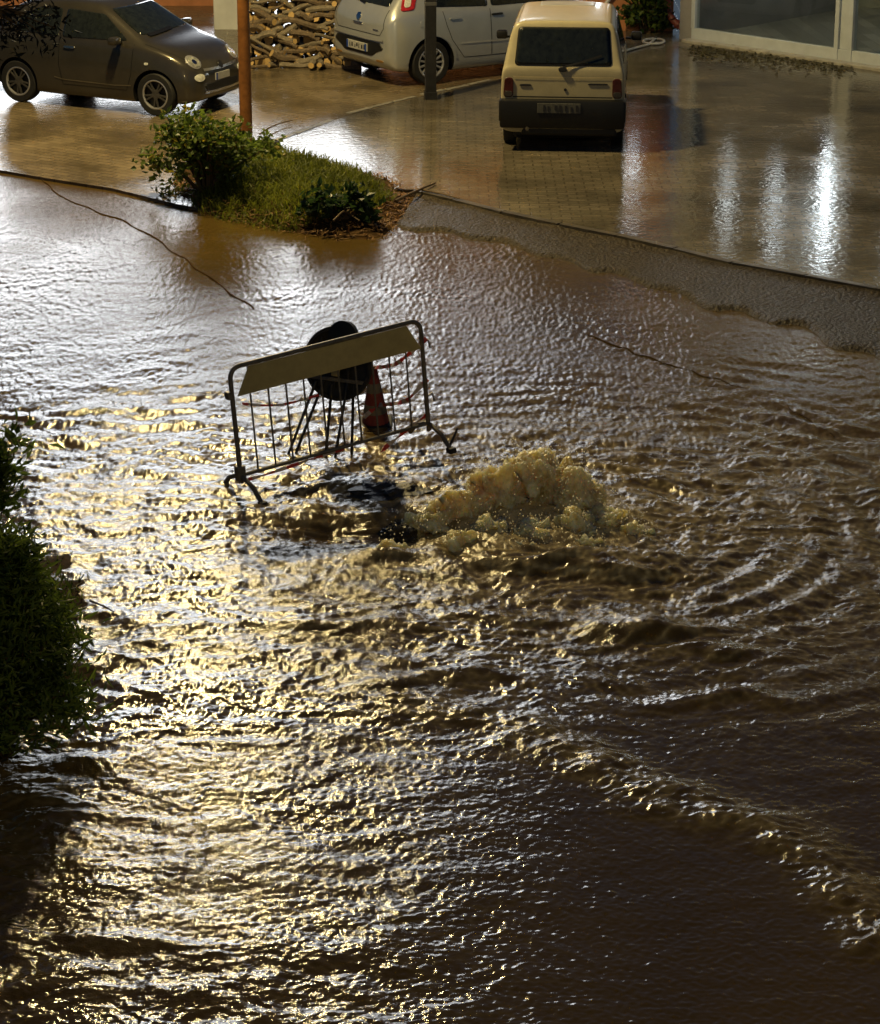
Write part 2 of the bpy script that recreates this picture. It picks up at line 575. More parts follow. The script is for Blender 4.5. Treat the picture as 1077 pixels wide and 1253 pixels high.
    jump = np.exp(-(d2 / 0.22) ** 2)
    z += 0.035 * jump * (0.7 + 0.6 * noise2(x * 4, y * 5, 16)) + jump * 0.02 * (1 - np.abs(noise2(x * 10, y * 12, 17)))
    # drop the flood away under the pavements so only the ramp makes the waterline
    fade = sstep(30.5, 27.0, y)
    z *= 0.25 + 0.75 * fade
    # air and foam
    fn = 1 - np.abs(noise2(wx * 6, wy * 8, 18))
    fn2 = 0.5 + 0.5 * noise2(x * 24, y * 30, 19)
    foam = np.clip((fn ** 4) * near * 1.5 + 0.55 * jump * fn ** 3 + 0.16 * front * (1 - calm_r) * fn ** 6, 0, 1) * (0.25 + 1.1 * fn2 ** 1.5)
    foam += np.exp(-((gx / 0.8) ** 2 + (gy / 0.55) ** 2)) * 0.7
    foam *= 1 - np.exp(-((x - DARK.x) / 0.6) ** 2 - ((y - DARK.y) / 0.45) ** 2)
    foam = np.clip(foam, 0, 1)
    me = bpy.data.meshes.new('flood_water')
    nv = nr * nc
    me.vertices.add(nv)
    me.vertices.foreach_set('co', np.stack([x, y, z], 1).astype(np.float32).ravel())
    i = np.arange(nr - 1)[:, None] * nc + np.arange(nc - 1)[None, :]
    q = np.stack([i, i + nc, i + nc + 1, i + 1], -1)[..., ::-1].reshape(-1)
    # rows run from far to near: wind so that normals point up
    nf = (nr - 1) * (nc - 1)
    me.loops.add(nf * 4)
    me.loops.foreach_set('vertex_index', q.astype(np.int32))
    me.polygons.add(nf)
    me.polygons.foreach_set('loop_start', np.arange(0, nf * 4, 4, dtype=np.int32))
    me.polygons.foreach_set('use_smooth', np.ones(nf, dtype=bool))
    me.update(calc_edges=True)
    ch = 0.62 + 0.40 * near + 0.05 * front - 0.14 * sstep(16.0, 13.5, y) + 0.35 * jump
    ch = ch + 0.22 * pool
    ch = ch * (1 - 0.68 * calm_r * (1 - jump)) * (0.8 + 0.5 * noise2(wx * .9, wy * .9, 20))
    at3 = me.attributes.new('chop', 'FLOAT', 'POINT')
    at3.data.foreach_set('value', np.clip(ch, .1, 1.3).astype(np.float32))
    at2 = me.attributes.new('foam', 'FLOAT', 'POINT')
    at2.data.foreach_set('value', foam.astype(np.float32))
    if me.polygons[0].normal.z < 0:
        me.flip_normals()
    o = link('flood_water', me, MAT['water'])
    tag(o, 'muddy flood water rushing over the road', kind='structure')
    return o


build_water()

# plain sheet of flood beyond the detailed part, a little lower
pyobj('flood_margin', [(-40, -5, -0.14), (40, -5, -0.14), (40, 30, -0.14), (-40, 30, -0.14)], [(0, 1, 2, 3)], MAT['water'])['kind'] = 'structure'


def sheet(name, pts, mat, depth=0.4):
    n = len(pts)
    v = list(pts) + [Vector((p.x, p.y, p.z - depth)) for p in pts]
    f = [tuple(range(n))] + [(i, i + n, (i + 1) % n + n, (i + 1) % n) for i in range(n)]
    o = pyobj(name, v, f, mat)
    bm = bmesh.new(); bm.from_mesh(o.data)
    bmesh.ops.recalc_face_normals(bm, faces=bm.faces)
    bmesh.ops.triangulate(bm, faces=[q for q in bm.faces if len(q.verts) > 4])
    bm.to_mesh(o.data); bm.free()
    return tag(o, kind='structure')


E1 = [(512, 232), (560, 243), (620, 258), (690, 273), (760, 287), (830, 303), (900, 320), (990, 336), (1077, 352), (1300, 398), (1700, 480)]
SPLIT = [(318, 182), (430, 140), (520, 117), (615, 96), (760, 62)]
edgeR = [at(x, y, PZ) for x, y in E1]
far = 62.0
rightpts = edgeR + [Vector((22, 20, PZ)), Vector((22, far, PZ)), Vector((4.2, far, PZ))] + [at(x, y, PZ) for x, y in SPLIT[::-1]] + [at(360, 205, PZ), at(440, 230, PZ)]
sheet('courtyard_pavement', rightpts, MAT['pav_right'])
EL = [(-500, 150), (-150, 190), (0, 208), (58, 218), (136, 230), (218, 250), (290, 262)]
leftpts = [at(x, y, PL) for x, y in EL] + [at(345, 205, PL)] + [at(x, y, PL) for x, y in SPLIT] + [Vector((4.15, far, PL)), Vector((-30, far, PL)), Vector((-30, 36, PL))]
sheet('forecourt_pavement', leftpts, MAT['pav_left'])

# drain channel between the two pavements, edged with a broken kerb line
mb = MB()
seg = [at(x, y, PZ) for x, y in SPLIT[:4]]
for a, b in zip(seg[:-1], seg[1:]):
    d = (b - a); L_ = d.length; d.normalize(); nn = Vector((-d.y, d.x, 0))
    for k in range(int(L_ / 0.5)):
        p, q = a + d * (k * 0.5 + 0.01), a + d * (k * 0.5 + 0.48 + random.uniform(-.02, .01))
        h = random.uniform(0.004, 0.014)
        w0, w1 = 0.02 + random.uniform(-.01, .01), 0.10
        mb.add([p + nn * w0, q + nn * w0, q + nn * w1, p + nn * w1] + [c + Vector((0, 0, h)) for c in (p + nn * w0, q + nn * w0, q + nn * w1, p + nn * w1)],
               [(0, 1, 2, 3), (4, 5, 6, 7), (0, 1, 5, 4), (1, 2, 6, 5), (2, 3, 7, 6), (3, 0, 4, 7)])
tag(mb.build('channel_kerb', MAT['concrete']), kind='structure')

# asphalt ramp down into the water with an uneven waterline
E2 = [(486, 276), (530, 284), (600, 298), (680, 316), (750, 340), (830, 362), (900, 384), (990, 412), (1077, 440), (1300, 500), (1700, 600)]
def lerp_poly(pts, n):
    P = [Vector(p) for p in pts]
    d = [0]
    for a, b in zip(P[:-1], P[1:]): d.append(d[-1] + (b - a).length)
    out = []
    for k in range(n):
        s_ = d[-1] * k / (n - 1)
        j = max(i for i in range(len(d)) if d[i] <= s_ + 1e-9)
        j = min(j, len(P) - 2)
        out.append(P[j].lerp(P[j + 1], (s_ - d[j]) / (d[j + 1] - d[j])))
    return out
n1, n2 = 200, 26
A_ = lerp_poly([at(x, y, PZ) for x, y in E1], n1)
B_ = lerp_poly([at(x, y, 0) for x, y in E2], n1)
V, Fc = [], []
for i in range(n1):
    for j in range(n2):
        t = j / (n2 - 1) * 1.35
        p = A_[i].lerp(B_[i], t)
        tb = .93 + .07 * math.sin(i * .43) + .06 * math.sin(i * .171 + 1)
        z = PZ - 0.004 - 0.022 * min(1, t * 6) - .030 * t
        if t > tb:
            z -= min(.16, (t - tb) * .75)
        V.append([p.x, p.y, z])
V = np.array(V)
V[:, 2] += 0.012 * noise2(V[:, 0] * 1.7, V[:, 1] * 1.7, 31) + 0.006 * noise2(V[:, 0] * 6, V[:, 1] * 6, 32)
tt = np.tile(np.arange(n2), n1)
V[tt == 0, 2] = PZ - 0.004
Fc = [(i * n2 + j, (i + 1) * n2 + j, (i + 1) * n2 + j + 1, i * n2 + j + 1) for i in range(n1 - 1) for j in range(n2 - 1)]
o = pyobj('asphalt_ramp', V, [f[::-1] for f in Fc], MAT['ramp'], smooth=True)
tag(o, kind='structure')
# dark lip along the pavement edge
mb = MB()
for side, nm in ((edgeR, 'r'),):
    for a, b in zip(side[:-1], side[1:]):
        d = (b - a); L_ = d.length; d.normalize()
        nn = Vector((d.y, -d.x, 0))
        k = 0.0
        while k < L_ - 0.05:
            ln = min(random.uniform(.8, 1.1), L_ - k)
            p, q = a + d * (k + .008), a + d * (k + ln - .008)
            z1 = random.uniform(.004, .016)
            q4 = [p - nn * .0, q - nn * .0, q + nn * .09, p + nn * .09]
            mb.add([c + Vector((0, 0, -.1)) for c in q4] + [c + Vector((0, 0, z1)) for c in q4],
                   [(0, 1, 2, 3), (4, 5, 6, 7), (0, 1, 5, 4), (1, 2, 6, 5), (2, 3, 7, 6), (3, 0, 4, 7)])
            k += ln
tag(mb.build('pavement_kerb', M('kerb_stone', (0.10, 0.085, 0.06), 0.35, var=0.4, vscale=5, bump=0.6)), kind='structure')

# seams of the road patch, showing as thin dark ridges in the shallow water
for nm, pts, w in (('road_seam', [(25, 186), (45, 205), (62, 232), (90, 248), (150, 270), (185, 288), (250, 335), (310, 378)], .007),
                   ('road_seam', [(720, 410), (800, 440), (870, 462), (940, 485), (980, 508), (1020, 535)], .006)):
    P = lerp_poly([at(x, y, 0.004) for x, y in pts], 60)
    P = [p + Vector((0.02 * math.sin(i * .9), 0.02 * math.cos(i * 1.3), 0)) for i, p in enumerate(P)]
    tag(MB().tube(P, w, 6).build(nm, MAT['soil'], smooth=True), kind='structure')


# ---------------------------------------------------------------- vegetation helpers
def leaves_mesh(name, pts, length, width, mat, parent, up=0.3, seed=0, droop=0.0, mats=None, split=None):
    g = np.random.default_rng(seed)
    n = len(pts)
    pts = np.asarray(pts)
    d = g.normal(size=(n, 3)); d[:, 2] = d[:, 2] * 0.6 + up - droop
    d /= np.linalg.norm(d, axis=1, keepdims=True)
    s = np.cross(d, g.normal(size=(n, 3))); s /= np.linalg.norm(s, axis=1, keepdims=True)
    nn = np.cross(d, s)
    ln = length * g.uniform(.6, 1.3, (n, 1)); wd = width * g.uniform(.7, 1.3, (n, 1))
    v = np.stack([pts, pts + d * ln * .45 + s * wd * .5 + nn * wd * .15, pts + d * ln - nn * ln * .12, pts + d * ln * .45 - s * wd * .5 + nn * wd * .15], 1).reshape(-1, 3)
    b = np.arange(n) * 4
    f = np.concatenate([np.stack([b, b + 1, b + 2], 1), np.stack([b, b + 2, b + 3], 1)])
    me = bpy.data.meshes.new(name)
    me.from_pydata(v.tolist(), [], f.tolist())
    o = link(name, me, mats or mat, parent)
    if mats:
        mi = (g.random(n) < split).astype(int)
        for p, k in zip(me.polygons, np.concatenate([mi, mi])):
            p.material_index = int(k)
    return o


def shrub(name, label, base, clumps, per, length, width, mat, spread, seed, up=.3, group=None, mats=None, split=None, stem_r=.02):
    """clumps: local centres; stems from the base reach every clump"""
    root = empty(name, base)
    tag(root, label, 'bush', group)
    g = np.random.default_rng(seed)
    mb = MB()
    P = []
    for c in clumps:
        c = np.array(c)
        mid = c * np.array([.45, .45, .55]) + g.normal(size=3) * .02
        mb.tube([(c[0] * .1, c[1] * .1, -0.03), tuple(mid), tuple(c)], [stem_r, stem_r * .7, stem_r * .3], 5)
        q = g.normal(size=(per, 3)) * spread
        P.append(c + q)
    mb.build('stem', MAT['twig'], root)
    P = np.concatenate(P)
    P[:, 2] = np.maximum(P[:, 2], 0.01)
    leaves_mesh('crown', P, length, width, mat, root, up, seed, mats=mats, split=split)
    return root


# ---------------------------------------------------------------- planted island
ISL = [(195, 228), (222, 250), (260, 268), (330, 282), (400, 294), (450, 299), (482, 292), (503, 268), (514, 236), (480, 222), (410, 203), (340, 188), (300, 178), (250, 183), (212, 200)]
isl = lerp_poly([at(x, y, 0) for x, y in ISL] + [at(*ISL[0], 0)], 61)[:-1]
cen = sum(isl, Vector()) / len(isl)
V, Fc = [(cen.x, cen.y, .24)], []
ringsN = 9
for k in range(1, ringsN + 1):
    t = k / ringsN
    for p in isl:
        q = cen.lerp(p, t)
        z = 0.24 * (1 - t ** 3) - 0.06 * (t ** 6)
        V.append((q.x, q.y, z))
V = np.array(V)
V[:, 2] += .03 * noise2(V[:, 0] * 4, V[:, 1] * 4, 41)
n = len(isl)
Fc = [(0, 1 + i, 1 + (i + 1) % n) for i in range(n)]
for k in range(ringsN - 1):
    for i in range(n):
        a, b = 1 + k * n + i, 1 + k * n + (i + 1) % n
        Fc.append((a, a + n, b + n, b))
o = pyobj('planted_island', V, Fc, MAT['soil'], smooth=True)
tag(o, kind='structure')
islbvh = BVHTree.FromPolygons([Vector(v) for v in V], Fc)


def isl_z(x, y):
    h = islbvh.ray_cast(Vector((x, y, 3)), Vector((0, 0, -1)))
    return h[0].z if h[0] else None


def blades(name, n, sampler, hgt, wid, mat, seed, lean=.5, kind='stuff', label=None):
    g = np.random.default_rng(seed)
    v, f = [], []
    tries = 0
    while len(f) < n * 2 and tries < n * 4:
        tries += 1
        p = sampler(g)
        if p is None: continue
        h = hgt * g.uniform(.5, 1.25)
        a = g.uniform(0, 2 * math.pi)
        s_ = np.array([math.cos(a), math.sin(a), 0]) * wid * .5
        l = np.array([g.normal() * lean, g.normal() * lean, 1.0]); l /= np.linalg.norm(l)
        l2 = l + np.array([g.normal() * lean, g.normal() * lean, -.35])
        p = np.array(p)
        b = len(v)
        m_ = p + l * h * .6
        v += [p - s_, p + s_, m_ + s_ * .7, m_ - s_ * .7, m_ + l2 * h * .45]
        f += [(b, b + 1, b + 2, b + 3), (b + 3, b + 2, b + 4)]
    me = bpy.data.meshes.new(name)
    me.from_pydata([tuple(q) for q in v], [], f)
    o = link(name, me, mat)
    return o


GP = [at(x, y, .12) for x, y in ((232, 240), (280, 262), (340, 272), (400, 268), (455, 258), (482, 240), (450, 222), (380, 203), (320, 188), (275, 190))]


def in_poly(x, y, P):
    c = False
    j = len(P) - 1
    for i in range(len(P)):
        if (P[i].y > y) != (P[j].y > y) and x < (P[j].x - P[i].x) * (y - P[i].y) / (P[j].y - P[i].y) + P[i].x:
            c = not c
        j = i
    return c


gx0, gx1 = min(p.x for p in GP), max(p.x for p in GP)
gy0, gy1 = min(p.y for p in GP), max(p.y for p in GP)


def samp_grass(g):
    x, y = g.uniform(gx0, gx1), g.uniform(gy0, gy1)
    if not in_poly(x, y, GP): return None
    z = isl_z(x, y)
    return None if z is None else (x, y, z - .02)


o = blades('island_grass', 9000, samp_grass, .17, .016, MAT['grass'], 5)
tag(o, 'tufted green grass covering the planted island', 'grass', kind='stuff')


def samp_litter(g):
    i = g.integers(0, len(isl))
    t = g.uniform(.78, .97)
    q = cen.lerp(isl[i], t)
    px_front = q.y < cen.y + .3 or q.x > cen.x + .8
    if not px_front: return None
    z = isl_z(q.x, q.y)
    return None if z is None else (q.x, q.y, z)


o = blades('leaf_litter', 1500, samp_litter, .10, .02, MAT['litter'], 6, lean=2.2)
tag(o, 'brown dead leaves and stalks along the edge of the island', 'litter', kind='stuff')


def on_isl(px, py):
    p = at(px, py, .12)
    z = isl_z(p.x, p.y)
    p = at(px, py, z if z is not None else .05)
    return Vector((p.x, p.y, (isl_z(p.x, p.y) or .05) - .01))


g = np.random.default_rng(3)
cl = [(g.normal() * .17, g.normal() * .17, g.uniform(.18, .72)) for _ in range(46)]
cl = [(x * (1.3 - z * .5) * 1.12, y * 1.1, z * 1.08) for x, y, z in cl]
shrub('leafy_bush', 'broad leafed green bush with yellowing leaves at the end of the grassy island', on_isl(254, 250), cl, 60, .085, .055, MAT['leaf'], .085, 11,
      mats=[MAT['leaf'], MAT['leafy']], split=.10)
cl = [(x, g.normal() * .08, g.uniform(.08, .28)) for x in np.linspace(-.34, .34, 12)]
shrub('low_plant', 'low dark leafy plant at the front edge of the grassy island', on_isl(415, 268), cl, 34, .10, .07, MAT['leafd'], .06, 12)
cl = [(x, g.normal() * .05, g.uniform(.04, .12)) for x in np.linspace(-.12, .12, 5)]
shrub('grass_tuft_plant', 'small bright green weed low beside the leafy bush', on_isl(213, 236), cl, 40, .09, .03, MAT['grass'], .05, 13)

# fallen sticks
def stick(pts, r, label, grp=None, z=.02, name='fallen_stick'):
    P = [at(x, y, zz) for (x, y, zz) in pts]
    o = MB().tube(lerp_poly(P, 10), [r * (1 - .05 * i) for i in range(10)], 6).build(name, MAT['twig'], smooth=True)
    tag(o, label, 'stick', grp)
stick([(484, 246, .12), (500, 238, .14), (520, 229, .13), (533, 224, .11)], .018, 'thick fallen stick at the tip of the island pointing onto the courtyard')
stick([(516, 232, .115), (540, 237, .115), (562, 243, .115)], .012, 'thin fallen stick lying along the courtyard edge')
stick([(318, 164, .085), (330, 156, .09), (345, 150, .085), (358, 147, .085)], .012, 'crooked twig lying on the tan pavers beside the drain channel')
stick([(408, 270, .2), (420, 258, .26), (428, 262, .2), (440, 270, .16)], .012, 'pale bent twig in the low dark plant')


# black plastic rubbish by the rusty post
def crumple(name, base, size, label, cat, mat, seed, flat=.5):
    bm = bmesh.new()
    bmesh.ops.create_icosphere(bm, subdivisions=4, radius=1)
    P = np.array([v.co[:] for v in bm.verts])
    d = 1 - .55 * np.abs(noise3(P * 1.7, seed)) + .25 * noise3(P * 4, seed + 1)
    P = P * d[:, None] * np.array(size)
    P[:, 2] = np.maximum(P[:, 2], -size[2] * .4)
    for v, p in zip(bm.verts, P): v.co = Vector(p) + Vector((0, 0, size[2] * .4))
    me = bpy.data.meshes.new(name); bm.to_mesh(me); bm.free()
    o = link(name, me, mat, smooth=False)
    o.location = base
    return tag(o, label, cat)


crumple('rubbish_bag', at(330, 186, PZ), (.17, .12, .12), 'crumpled black plastic rubbish bag at the foot of the rusty orange post', 'bag', MAT['bag'], 51)
crumple('paper_scrap', on_isl(283, 188) + Vector((0, 0, .06)), (.07, .05, .05), 'small crumpled white paper scrap between the bush and the rusty post', 'paper', MAT['plate'], 53)

# ---------------------------------------------------------------- posts
def lamppost(b, rz, label, watts):
    root = empty('lamp_post', b, rz)
    tag(root, label, 'lamp post', 'street lamp posts')
    MB().tube([(0, 0, -.05), (0, 0, 3.2), (0, 0, 7.9)], [.078, .070, .045], 20).build('pole', MAT['rustpost'], root, True)
    MB().lathe([(.079, .02), (.1, .03), (.1, .08), (.08, .1)], 'z', 20).build('base_collar', MAT['rustpost'], root, True)
    MB().lathe([(.071, 1.86), (.08, 1.87), (.08, 1.90), (.071, 1.91)], 'z', 20).build('band', MAT['rustpost'], root, True)
    MB().tube([(0, 0, 7.8), (-.05, -.1, 8.2), (-.35, -.5, 8.45), (-.75, -1.1, 8.5)], .035, 10).build('arm', MAT['rustpost'], root, True)
    hd = MB().box((-.2, -.35, 0), (.2, .35, .14), .05, Matrix.Translation((-.85, -1.25, 8.5))).build('lamp_head', MAT['steel'], root, True)
    warm = emis('lamp_glow', (1.0, .72, .30), 18.0)
    MB().lathe([(.0, -.10), (.1, -.085), (.16, -.04), (.18, .0)], 'z', 20, (-.85, -1.25, 8.5)).build('lamp_lens', warm, root, True)
    l = bpy.data.lights.new('lamp_light', 'POINT')
    l.energy = watts
    l.color = (1.0, .76, .32)
    l.shadow_soft_size = .26
    lo = bpy.data.objects.new('lamp_light', l)
    lo.location = (-.85, -1.25, 8.1)
    lo.parent = root
    COL.objects.link(lo)


lamppost(at(302, 182, PL), 0, 'rusty orange lamp post standing at the corner of the grassy island', 4100.0)
lamppost(Vector((5.2, 3.0, -.2)), R(-90), 'rusty orange lamp post on the near side of the flooded road, opposite the island', 800.0)

b = at(527, 121, PZ)
root = empty('dark_post', b, R(8))
tag(root, 'slim black square metal post beside the silver hatchback', 'post')
MB().box((-.072, -.06, -.05), (.072, .06, 5.2), .008).build('shaft', MAT['darkpost'], root)
MB().box((-.082, -.07, -.04), (.082, .07, .10), .01).build('base_sleeve', MAT['darkpost'], root)
MB().box((-.076, -.064, 1.24), (.076, .064, 1.29), .006).build('band', M('dull_band', (.09, .09, .09), .5), root)


# ---------------------------------------------------------------- cars
def apply_mods(o):
    dg = bpy.context.evaluated_depsgraph_get()
    me = bpy.data.meshes.new_from_object(o.evaluated_get(dg))
    o.modifiers.clear()
    o.data = me
    return o


def half_section(s):
    x, zb, wb, wm, zm, wbelt, zbelt, wr, zr, zt = s
    if zb < .3:
        zb -= .05; wb = max(wb, wm * .95)
    return [(0, zb), (wb * .6, zb), (wb, zb + .005), (wm * .985, zb + .07), (wm, zm), (wbelt + (wm - wbelt) * .35, zbelt - (zbelt - zm) * .25), (wbelt, zbelt), (wbelt * .5 + wr * .5, zbelt * .5 + zr * .5),
            (wr, zr), (wr * .8, zr + (zt - zr) * .62), (wr * .4, zt - (zt - zr) * .08), (0, zt)]


def loft_body(root, name, secs, mats, arches, sub=2):
    V, Fc = [], []
    ns = len(secs)
    for s in secs:
        h = half_section(s)
        ring = [(s[0], y, z) for y, z in h] + [(s[0], -y, z) for y, z in h[-2:0:-1]]
        V += ring
    m = len(V) // ns
    for i in range(ns - 1):
        for j in range(m):
            Fc.append((i * m + j, i * m + (j + 1) % m, (i + 1) * m + (j + 1) % m, (i + 1) * m + j))
    hm = m // 2
    for base, flip in ((0, False), ((ns - 1) * m, True)):
        for k in range(hm):
            a, b = k, k + 1
            c, d = (m - k - 1) % m, (m - k) % m
            idx = [base + a, base + b, base + c, base + d]
            idx = list(dict.fromkeys(idx))
            if len(idx) >= 3:
                Fc.append(tuple(idx[::-1] if flip else idx))
    o = pyobj(name, V, Fc, None, None, True)
    bm = bmesh.new(); bm.from_mesh(o.data)
    bmesh.ops.remove_doubles(bm, verts=bm.verts, dist=1e-5)
    bmesh.ops.recalc_face_normals(bm, faces=bm.faces)
    bm.to_mesh(o.data); bm.free()
    for mm in mats: o.data.materials.append(mm)
    md = o.modifiers.new('s', 'SUBSURF'); md.levels = sub; md.render_levels = sub
    cut = []
    for (ax, r_) in arches:
        for sgn in (1, -1):
            cb = MB()
            ps = [(0, .0), (r_ * .98, .0), (r_, .01), (r_, .45), (0, .45)]
            y0 = .52
            vs, fs = [], []
            cb.lathe([(r_, .0), (r_, .6)], 'y', 36, (ax, y0 if sgn > 0 else -y0 - .6, .30))
            nv = 36
            cb.f.append(tuple(range(36)))
            cb.f.append(tuple(range(36, 72)))
            c = cb.build('cutter', MAT['black'])
            cut.append(c)
            bo = o.modifiers.new('b', 'BOOLEAN')
            bo.operation = 'DIFFERENCE'; bo.object = c; bo.solver = 'EXACT'
            bo.material_mode = 'TRANSFER'
    apply_mods(o)
    o.parent = root
    for c in cut:
        bpy.data.objects.remove(c)
    o.data.polygons.foreach_set('use_smooth', [True] * len(o.data.polygons))
    o.data.set_sharp_from_angle(angle=R(38))
    bv = BVHTree.FromPolygons([v.co for v in o.data.vertices], [p.vertices for p in o.data.polygons])
    return o, bv


def chaikin(P, it=2, k=.25):
    P = [Vector(p) for p in P]
    for _ in range(it):
        Q = []
        for i in range(len(P)):
            a, b = P[i], P[(i + 1) % len(P)]
            Q += [a.lerp(b, k), a.lerp(b, 1 - k)]
        P = Q
    return P


def densify(P, step):
    Q = []
    for i in range(len(P)):
        a, b = P[i], P[(i + 1) % len(P)]
        n = max(1, int((b - a).length / step))
        Q += [a.lerp(b, k / n) for k in range(n)]
    return Q


def fillet(P, r=.045, n=5):
    P = [Vector(p) for p in P]
    Q = []
    for i in range(len(P)):
        a, b, c = P[i - 1], P[i], P[(i + 1) % len(P)]
        d1, d2 = (a - b), (c - b)
        k1, k2 = min(r, d1.length * .42), min(r, d2.length * .42)
        s0, s1 = b + d1.normalized() * k1, b + d2.normalized() * k2
        for j in range(n):
            t = j / (n - 1)
            Q.append(s0 * (1 - t) ** 2 + b * 2 * t * (1 - t) + s1 * t * t)
    return Q


VIEW = {'R': (Vector((0, 1, 0)), lambda a, b: Vector((a, -3, b))), 'L': (Vector((0, -1, 0)), lambda a, b: Vector((a, 3, b))),
        'F': (Vector((-1, 0, 0)), lambda a, b: Vector((5, a, b))), 'B': (Vector((1, 0, 0)), lambda a, b: Vector((-5, a, b))),
        'T': (Vector((0, 0, -1)), lambda a, b: Vector((a, b, 4)))}


def hit(bv, view, a, b, off):
    d, fn = VIEW[view]
    h = bv.ray_cast(fn(a, b), d)
    if h[0] is None: return None
    nrm = h[1]
    if nrm.dot(d) > 0: nrm = -nrm
    return h[0] + nrm * off


def patch(root, name, bv, poly, view, mat, off=.006, rnd=1, step=.05):
    P = [Vector(p) for p in poly]
    if rnd: P = fillet(P)
    P = densify(P, step)
    c = sum(P, Vector((0, 0))) / len(P)
    V, Fc = [], []
    n = len(P)
    ts = [(1.0, -.004), (1.0, off), (.93, off), (.75, off), (.5, off), (.25, off)]
    last = None
    for t, of in ts:
        for p in P:
            q = c.lerp(p, t)
            h = hit(bv, view, q.x, q.y, of)
            if h is None: h = last
            if h is None: h = hit(bv, view, c.x, c.y, of) or Vector((0, 0, 0))
            V.append(h); last = h
    V.append(hit(bv, view, c.x, c.y, off) or last)
    for k in range(len(ts) - 1):
        for i in range(n):
            a, b = k * n + i, k * n + (i + 1) % n
            Fc.append((a, b, b + n, a + n))
    k = len(ts) - 1
    for i in range(n):
        Fc.append((k * n + i, k * n + (i + 1) % n, len(V) - 1))
    o = pyobj(name, V, Fc, mat, root, True)
    bm = bmesh.new(); bm.from_mesh(o.data)
    bmesh.ops.recalc_face_normals(bm, faces=bm.faces)
    bm.to_mesh(o.data); bm.free()
    return o


def strip(root, name, bv, pts, view, mat, w=.008, off=.003, step=.06):
    P = [Vector(p) for p in pts]
    Q = []
    for a, b in zip(P[:-1], P[1:]):
        n = max(1, int((b - a).length / step))
        Q += [a.lerp(b, k / n) for k in range(n)]
    Q.append(P[-1])
    V, Fc = [], []
    for i, p in enumerate(Q):
        t = (Q[min(i + 1, len(Q) - 1)] - Q[max(i - 1, 0)]).normalized()
        nn = Vector((-t.y, t.x)) * w * .5
        for q in (p - nn, p + nn):
            h = hit(bv, view, q.x, q.y, off)
            V.append(h if h is not None else (V[-2] if len(V) > 1 else Vector()))
    for i in range(len(Q) - 1):
        Fc.append((2 * i, 2 * i + 1, 2 * i + 3, 2 * i + 2))
    return pyobj(name, V, Fc, mat, root)


def wheel(root, x, side, y, r, width, style):
    """side -1 = right"""
    w = MB()
    ri = r * .68
    yy = [-.5, -.42, -.2, .2, .42, .5]
    prof = [(ri, -.45 * width), (ri + .01, -.5 * width), (r * .93, -.5 * width), (r * .985, -.42 * width), (r, -.25 * width), (r, .25 * width),
            (r * .985, .42 * width), (r * .93, .5 * width), (ri + .01, .5 * width), (ri, .45 * width)]
    w.lathe(prof, 'y', 36)
    w.lathe([(ri, .2 * width), (ri, -.45 * width)], 'y', 36)
    ty = w.build('wheel', MAT['rubber'], root, True)
    ty.location = (x, side * y, r)
    o_ = side
    def lat(prof, mat, name, par):
        m = MB(); m.lathe([(a, b * o_) for a, b in prof], 'y', 30)
        return m.build(name, mat, par, True)
    lat([(.0, .20 * width), (ri, .20 * width)], MAT['black'], 'wheel_disc', ty)
    lat([(ri * 1.02, .47 * width), (ri * .96, .50 * width), (ri * .9, .46 * width), (ri * .9, .3 * width)], MAT['alloy'] if style != 'steel' else MAT['black'], 'rim', ty)
    m = MB()
    if style == 'multi':
        for k in range(13):
            a = 2 * math.pi * k / 13
            mt = Matrix.Rotation(a, 4, 'Y')
            m.box((.05, min(.30 * width * o_, .46 * width * o_), -.013), (ri * .95, max(.30 * width * o_, .46 * width * o_), .013), .004, mt)
        m.lathe([(0, .45 * width * o_), (.065, .44 * width * o_), (.07, .3 * width * o_)], 'y', 20)
        m.build('spokes', MAT['alloy'], ty)
    elif style == 'five':
        for k in range(5):
            for da in (-.17, .17):
                a = 2 * math.pi * k / 5 + .3
                mt = Matrix.Rotation(a, 4, 'Y') @ Matrix.Rotation(da, 4, 'Y')
                m.box((.03, min(.28 * width * o_, .44 * width * o_), -.012), (ri * .95, max(.28 * width * o_, .44 * width * o_), .012), .004, mt)
        m.lathe([(0, .43 * width * o_), (.06, .42 * width * o_), (.065, .3 * width * o_)], 'y', 20)
        m.build('spokes', M('dark_alloy', (.12, .115, .105), .3, metal=.7), ty)
    else:
        m.lathe([(0, .30 * width * o_), (.09, .32 * width * o_), (.11, .26 * width * o_), (ri * .92, .24 * width * o_)], 'y', 24)
        m.build('hubcap', M('dull_steel_wheel', (.06, .06, .058), .5, metal=.4), ty)


def text_on(root, name, body, size, loc, rot, mat):
    c = bpy.data.curves.new(name, 'FONT')
    c.body = body; c.size = size; c.align_x = 'CENTER'; c.align_y = 'CENTER'
    c.extrude = .001
    t = bpy.data.objects.new('t', c)
    COL.objects.link(t)
    dg = bpy.context.evaluated_depsgraph_get()
    me = bpy.data.meshes.new_from_object(t.evaluated_get(dg))
    bpy.data.objects.remove(t)
    o = link(name, me, mat, root)
    o.location = loc
    o.rotation_euler = rot
    return o


def place(root, cx, cy, rear_px, front_px, z, yoff, wb):
    """put a car so that its right wheels' contact patches fall on two picture points (only the first is exact)"""
    pass


